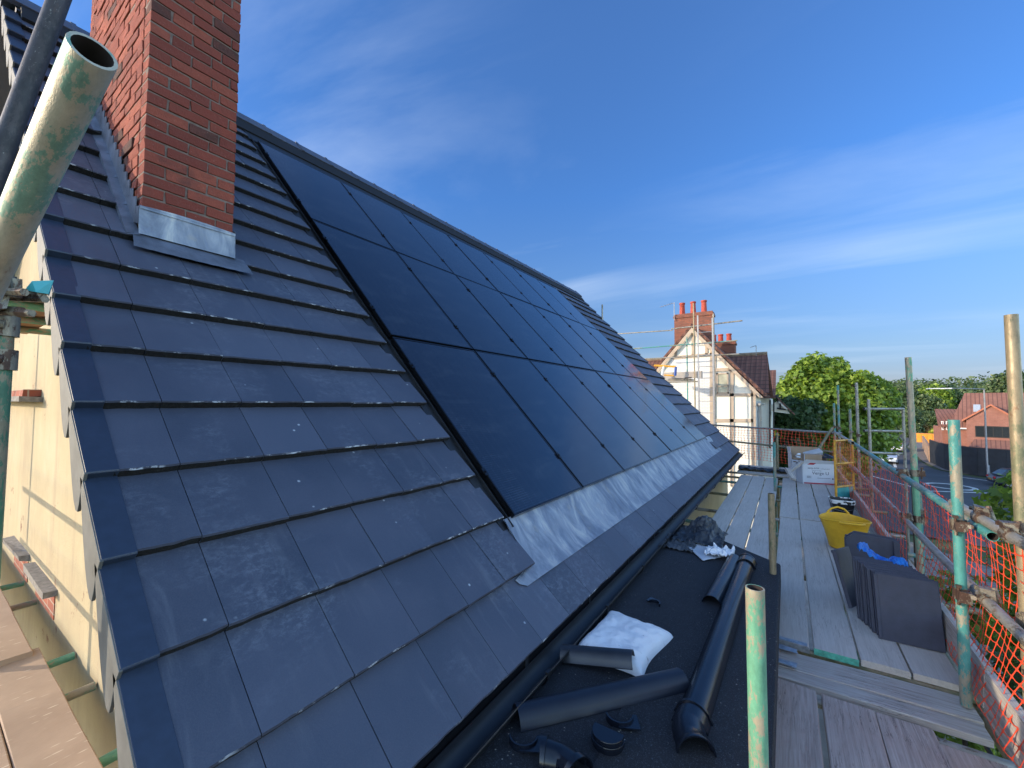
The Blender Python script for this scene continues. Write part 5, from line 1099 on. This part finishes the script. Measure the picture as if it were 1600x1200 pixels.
# cars
TYRE = plain('tyre', (.015, .015, .016), .8); GLC = plain('car_glass', (.03, .04, .05), .08); HL = plain('headlamp_glass', (.75, .78, .8), .1); TL = plain('tail_lamp', (.45, .01, .012), .25)
def car(loc, rz, paint, label, est=False):
    t = thing('parked_car', label, 'car', tuple(loc), rz, local=True)
    def sec(x, w_, z0, z1): return [V(x, -w_, z0), V(x, -w_*1.03, (z0+z1)*.5), V(x, -w_*.93, z1), V(x, w_*.93, z1), V(x, w_*1.03, (z0+z1)*.5), V(x, w_, z0)]
    m_ = MB(); m_.rings([sec(-2.12, .70, .35, .62), sec(-2.0, .82, .25, .82), sec(-1.5, .86, .2, .92), sec(-.6, .88, .2, .96), sec(.9, .88, .2, .95), sec(1.5, .87, .2, .86), sec(2.0, .80, .24, .74), sec(2.15, .66, .33, .58)]); m_.build('body', paint, t, smooth=True, bevel=.02)
    m_ = MB(); m_.rings([[V(x0_, -.74, .94), V(x1_, -.58, 1.42), V(x1_, .58, 1.42), V(x0_, .74, .94)] for x0_, x1_ in ((-1.75, -1.25), (1.0, .25))]); m_.build('cabin_glass', GLC, t)
    MB().box((-.5, 0, 1.43), (1.45, 1.14, .04)).build('car_roof', paint, t, bevel=.02)
    for x in (-1.3, 1.32):
        for y in (-.80, .80):
            m_ = MB(); m_.rings([[V(x+.32*math.cos(q), y+dy_, .32+.32*math.sin(q)) for q in an2] for dy_ in (-.1, .1)]); wl = m_.build('wheel', TYRE, t, loc=(0, 0, 0)); m_ = MB(); m_.rings([[V(x+.2*math.cos(q), y+dy_, .32+.2*math.sin(q)) for q in an2] for dy_ in (-.11, .11)]); m_.build('rim', GALV, wl, loc=(0, 0, 0))
    for y in (-.62, .62): MB().box((2.08, y, .63), (.10, .30, .13), jit=.006).build('headlight', HL, t, bevel=.02); MB().box((-2.05, y, .72), (.10, .28, .16)).build('tail_light', TL, t, bevel=.02)
    MB().box((2.17, 0, .42), (.02, .5, .11)).build('number_plate', WHITE, t); MB().box((2.13, 0, .58), (.04, .7, .10)).build('grille', DRK, t)
    MB().box((-2.13, 0, .55), (.02, .5, .11)).build('number_plate', YM, t)
    for y in (-.95, .95): MB().box((.75, y, 1.0), (.12, .16, .11)).build('wing_mirror', paint, t, bevel=.02)
    return t
mp_ = lambda n, c: (lambda m: (m.node_tree.nodes['Principled BSDF'].inputs['Coat Weight'].__setattr__('default_value', .7), m)[1])(plain(n, c, .35, .3, var=.05))
def face(p, q): return math.atan2(q[1]-p[1], q[0]-p[0])
c1_ = at_Z(1387, 722, GZ+.02); car(c1_, rad(-98), mp_('silver_paint', (.50, .55, .62)), 'silver car parked facing the camera on the side street')
c2_ = at_Z(1396, 706, GZ+.02); car(c2_+V(.5, 2, 0), rad(-100), mp_('white_paint', (.68, .70, .72)), 'white car parked behind the silver one')
c3_ = at_Z(1606, 762, GZ+.02); car(c3_, rad(2), mp_('navy_paint', (.008, .01, .025)), 'dark blue car with a red tail lamp below the street lamp')

# ================================================================== TREES
def leafmat(name, c0, c1, c2, tr=.35):
    def f(g, b):
        r_ = g.attr(); n = g.noise(g.obj(), .45, 3)
        c = g.ramp(g.math('ADD', g.math('MULTIPLY', r_, .65), g.math('MULTIPLY', n, .35)), (.15, c0), (.5, c1), (.85, c2))
        g.l(c, b.inputs['Base Color']); b.inputs['Roughness'].default_value = .5
        t = g.n('BsdfTranslucent'); g.l(g.mix(.5, c, tuple(min(1, x*1.6) for x in c2)), t.inputs[0]); mx_ = g.n('MixShader'); mx_.inputs[0].default_value = tr
        out = g.t.nodes['Material Output']; g.l(b.outputs[0], mx_.inputs[1]); g.l(t.outputs[0], mx_.inputs[2]); g.l(mx_.outputs[0], out.inputs[0])
    return mat(name, f)
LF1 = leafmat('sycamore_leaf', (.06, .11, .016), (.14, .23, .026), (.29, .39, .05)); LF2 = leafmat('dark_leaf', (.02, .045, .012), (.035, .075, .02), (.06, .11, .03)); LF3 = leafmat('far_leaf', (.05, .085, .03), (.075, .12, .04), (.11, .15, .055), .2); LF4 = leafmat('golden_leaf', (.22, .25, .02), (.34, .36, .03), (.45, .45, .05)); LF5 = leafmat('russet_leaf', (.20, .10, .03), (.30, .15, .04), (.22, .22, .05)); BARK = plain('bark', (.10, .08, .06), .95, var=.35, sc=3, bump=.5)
def crown_mesh(name, blobs, n, size, m, rg_, shape='quad', hollow=.55):
    ar = np.array([b[3]**2 for b in blobs]); k = rg_.choice(len(blobs), n, p=ar/ar.sum()); B = np.array([[b[0], b[1], b[2]] for b in blobs])[k]; r_ = np.array([b[3] for b in blobs])[k]; fl = np.array([b[4] if len(b) > 4 else 1. for b in blobs])[k]
    d = rg_.normal(size=(n, 3)); d /= np.linalg.norm(d, axis=1)[:, None]; rad_ = (hollow+(1.08-hollow)*rg_.random(n)**.6)*r_; wob_ = 1+.22*np.sin(d[:, 0]*7+k)*np.sin(d[:, 1]*6+k*2)*np.sin(d[:, 2]*8+k)
    P = B+d*(rad_*wob_)[:, None]*np.stack([np.ones(n), np.ones(n), fl], 1)
    nr_ = d+rg_.normal(size=(n, 3))*.8+V(0, 0, .35); nr_ /= np.linalg.norm(nr_, axis=1)[:, None]; a = np.cross(nr_, rg_.normal(size=(n, 3))); a /= np.linalg.norm(a, axis=1)[:, None]; b = np.cross(nr_, a)
    sz = size*(.6+.8*rg_.random(n))
    if shape == 'quad': pat = [(-.5, 0, 0), (0, -.32, .08), (.55, 0, -.06), (0, .32, .08)]
    else: pat = [(-.5, 0, 0), (-.30, -.34, -.02), (-.18, -.16, .02), (-.08, -.52, -.06), (.10, -.2, .03), (.55, 0, -.10), (.10, .2, .03), (-.08, .52, -.06), (-.18, .16, .02), (-.30, .34, -.02)]
    L_ = len(pat); vs = np.concatenate([(P+a*(u*sz)[:, None]+b*(v*sz)[:, None]+nr_*(w_*sz)[:, None])[:, None] for u, v, w_ in pat], 1).reshape(-1, 3)
    me = bpy.data.meshes.new(name); me.vertices.add(n*L_); me.vertices.foreach_set('co', vs.astype(np.float32).ravel()); me.loops.add(n*L_); me.loops.foreach_set('vertex_index', np.arange(n*L_, dtype=np.int32)); me.polygons.add(n); me.polygons.foreach_set('loop_start', np.arange(0, n*L_, L_, dtype=np.int32)); me.update(calc_edges=True); me.validate()
    at_ = me.attributes.new('tint', 'FLOAT', 'FACE'); at_.data.foreach_set('value', rg_.random(len(me.polygons)).astype(np.float32)); me.materials.append(m); return me
def limbs(mb, base, top, r0_, blobs, rg_):
    base = np.array(base, float); top = np.array(top, float); mb.path([base, base+(top-base)*.35+V(.1, 0, 0)*r0_*3, base+(top-base)*.7, top], [r0_, r0_*.8, r0_*.55, r0_*.2], 9)
    for b in blobs[:14]:
        c = V(*b[:3]); s = base+(top-base)*rg_.uniform(.35, .8); mb.path([s, (s+c)/2+V(0, 0, .2*b[3]), c], [r0_*.4, r0_*.25, r0_*.08], 6)
def tree(name, label, loc, H_, W_, n, size, m, seed, nb_=16, group=None, trunk=.25, shape='quad', squash=.9, low=.25, cat='tree', blobs=None):
    rg_ = np.random.default_rng(seed); bl = list(blobs or [])
    for i in range(nb_):
        q = rg_.uniform(0, 2*math.pi); h = rg_.uniform(low, .88); ww = math.sin(math.pi*min(.95, (h-low*.6)/(1.02-low*.6)))**.6; rr = rg_.uniform(0, .75)*W_/2*ww
        bl.append((rr*math.cos(q), rr*math.sin(q), h*H_, W_/2*rg_.uniform(.26, .46), squash))
    if not blobs: bl.append((0, 0, .85*H_, W_*.2, .9))
    t = thing(name, label, cat, tuple(loc), 0, group, local=True)
    mb = MB(); limbs(mb, (0, 0, 0), (0, 0, H_*.8), trunk, bl, rg_); mb.build('trunk', BARK, t, loc=None, smooth=True)
    me = crown_mesh('crown', bl, n, size, m, rg_, shape); o = bpy.data.objects.new('crown', me); COL.objects.link(o); o.parent = t; return t
# big sycamore by the street
p = at_Y(1303, 640, 42)
sy_ = tree('sycamore_tree', 'large bright green sycamore filling the gap between the white house and the street', (p[0]-.3, 43, GZ), 11.4, 10.5, 28000, .33, LF1, 3, 0, None, .35, 'leaf', .9, .12, blobs=[
    *[(*(at_Y(x+random.uniform(-8, 8), y+random.uniform(-7, 5), 43+random.uniform(-2, 2))-V(p[0]-.3, 43, GZ)), random.uniform(.45, .8)) for x, y in [(x, y) for x, y in ((1232, 606), (1243, 590), (1256, 576), (1272, 562), (1286, 566), (1300, 574), (1315, 582), (1330, 590), (1348, 594), (1362, 602), (1378, 612), (1390, 622), (1224, 618), (1268, 570), (1308, 588), (1340, 600), (1258, 600), (1285, 600), (1320, 612), (1350, 625), (1375, 640), (1245, 640), (1300, 645))]],
    *[(*(at_Y(x, y, 43+dy)-V(p[0]-.3, 43, GZ)), r) for x, y, dy, r in ((1275, 577, 0, 1.3), (1256, 592, .5, 1.2), (1240, 604, -.5, 1.1), (1262, 583, -.5, .9), (1292, 588, -.6, 1.1), (1303, 600, .6, 1.2), (1322, 602, -.8, 1.1), (1335, 605, 0, 1.1), (1352, 608, .5, 1.0), (1366, 618, -.3, 1.1), (1381, 624, 0, .9), (1230, 625, 0, 1.3), (1250, 625, -1.2, 1.5), (1275, 612, -1.5, 1.5), (1300, 625, -1.5, 1.6), (1330, 632, -1.2, 1.5), (1355, 642, -1, 1.4), (1375, 655, 0, 1.3), (1238, 655, 0, 1.7), (1265, 655, -.5, 1.7), (1295, 660, -1, 1.8), (1325, 668, -1, 1.8), (1350, 680, -.8, 1.6), (1372, 690, .5, 1.3), (1240, 690, 0, 1.9), (1280, 700, 0, 2.0), (1320, 710, 0, 2.0), (1290, 640, 2, 2.0), (1340, 660, 2, 1.8))]])
tree('dark_tree', 'dark leafy tree low in front of the sycamore', (p[0]-2.6, 37.5, GZ), 7.2, 6.0, 9000, .30, LF2, 5, 16, None, .2, 'leaf', .9, .1)
p2 = at_Y(1322, 700, 50); tree('dark_tree', 'rounded dark tree beside the silver car', (p2[0]-.2, 52, GZ), 7.0, 5.6, 8000, .34, LF2, 9, 14, None, .2, 'leaf', .9, .08)
# saplings right by the scaffold
tree('maple_tree', 'young broad-leaved maple just outside the scaffold rail at the right', (3.05, 8.0, GZ), 6.55, 3.0, 7000, .135, LF1, 21, 16, None, .07, 'leaf', .9, .35)
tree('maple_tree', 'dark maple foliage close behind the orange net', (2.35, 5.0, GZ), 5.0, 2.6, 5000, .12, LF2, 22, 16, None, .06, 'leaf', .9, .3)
tree('hedge_bush', 'leafy bush below the guard rail, left of the maples', (2.7, 11.5, GZ), 3.6, 2.6, 2600, .18, LF1, 23, 12, None, .05, 'leaf', .9, .15, cat='bush')
for x, y, t_, H_, W_, m, l in ((1470, 682, 76, 3.4, 4.2, LF4, 'golden yellow-green bush behind the site gate'), (1443, 676, 84, 3.2, 4.6, LF5, 'russet bush above the orange skip')):
    p = at(x, y, t_); tree('garden_bush', l, (p[0], p[1], p[2]-H_*.62), H_, W_, 2200, .4, m, int(x), 10, None, .1, squash=.9, low=.15, cat='bush')
# mid-distance and far trees
spots = [(1392, 650, 95, 9, 9, LF3), (1408, 640, 120, 11, 10, LF3), (1425, 632, 105, 10, 10, LF2), (1447, 640, 98, 9, 9, LF3), (1462, 628, 128, 13, 13, LF1), (1480, 624, 150, 13, 14, LF2), (1440, 622, 160, 12, 13, LF3), (1405, 622, 170, 13, 13, LF3), (1388, 628, 140, 12, 12, LF1), (1425, 655, 84, 6, 6, LF3), (1455, 658, 88, 5.5, 6, LF3), (1570, 612, 110, 12, 12, LF3), (1598, 608, 120, 13, 13, LF2), (1376, 660, 110, 9, 9, LF2)]
protos = {}
lab = ['beyond the side street, left of the rusty pole', 'behind the rusty pole', 'to the right of the rusty pole', 'above the orange skip', 'bright and broad, behind the long brick roof', 'dark and tall, touching the brick roof ridge', 'pale, high above the skip', 'pale, on the slope behind the rusty pole', 'bright, right of the sycamore', 'low, by the far end of the street', 'low, left of the brick annexe', 'behind the brick roof, left of the tall pole', 'at the right edge of the picture', 'dark, at the edge of the sycamore']
for i, (x, y, t_, H_, W_, m) in enumerate(spots):
    p = at(x, y, t_); key = m.name
    loc = (p[0], p[1], p[2]-H_*.72)
    if key not in protos: o = protos[key] = tree('roundheaded_tree', 'x', loc, 10, 10, 5200, .62, m, 40+i, 20, None, .25, low=.1)
    else: o = copy_tree(protos[key]); o.location = loc
    o.scale = (W_/10, W_/10, H_/10*1.1); o.rotation_euler = (0, 0, i*1.7); o['label'] = 'round-headed tree '+lab[i]; o['group'] = 'trees beyond the street'
# distant wooded ridge: one mass
bl = []; rg_ = np.random.default_rng(77)
for i in range(900):
    a = rg_.uniform(-.55, .75); d = rg_.uniform(210, 560); x, y = d*math.sin(a), d*math.cos(a); bl.append((x, y, terrain(x, y)+rg_.uniform(2, 6), rg_.uniform(4, 7.5), .8))
me = crown_mesh('far_woodland', bl, 60000, 2.0, LF3, rg_, 'quad', .7); o = bpy.data.objects.new('far_woodland', me); COL.objects.link(o); tag(o, 'wooded ridge along the horizon on the right', 'woodland', None, 'stuff')
for i, (x, y, t_, l) in enumerate(((1456, 660, 130, 'grey-roofed bungalow among the trees beyond the street'), (1398, 655, 150, 'distant brick house glimpsed at the end of the street'))):
    p = at(x, y, t_); t2 = thing('distant_house', l, 'house', tuple(p)); MB().box2(p-V(5, 3, 4), p+V(5, 3, 0)).build('wall', RB, t2); MB().prism([p+V(-5.4, -3.4, 0), p+V(-5.4, 3.4, 0), p+V(-5.4, 0, 3)], V(10.8, 0, 0)).build('roof', plain('grey_roof%d' % i, (.16, .14, .13), .9), t2)
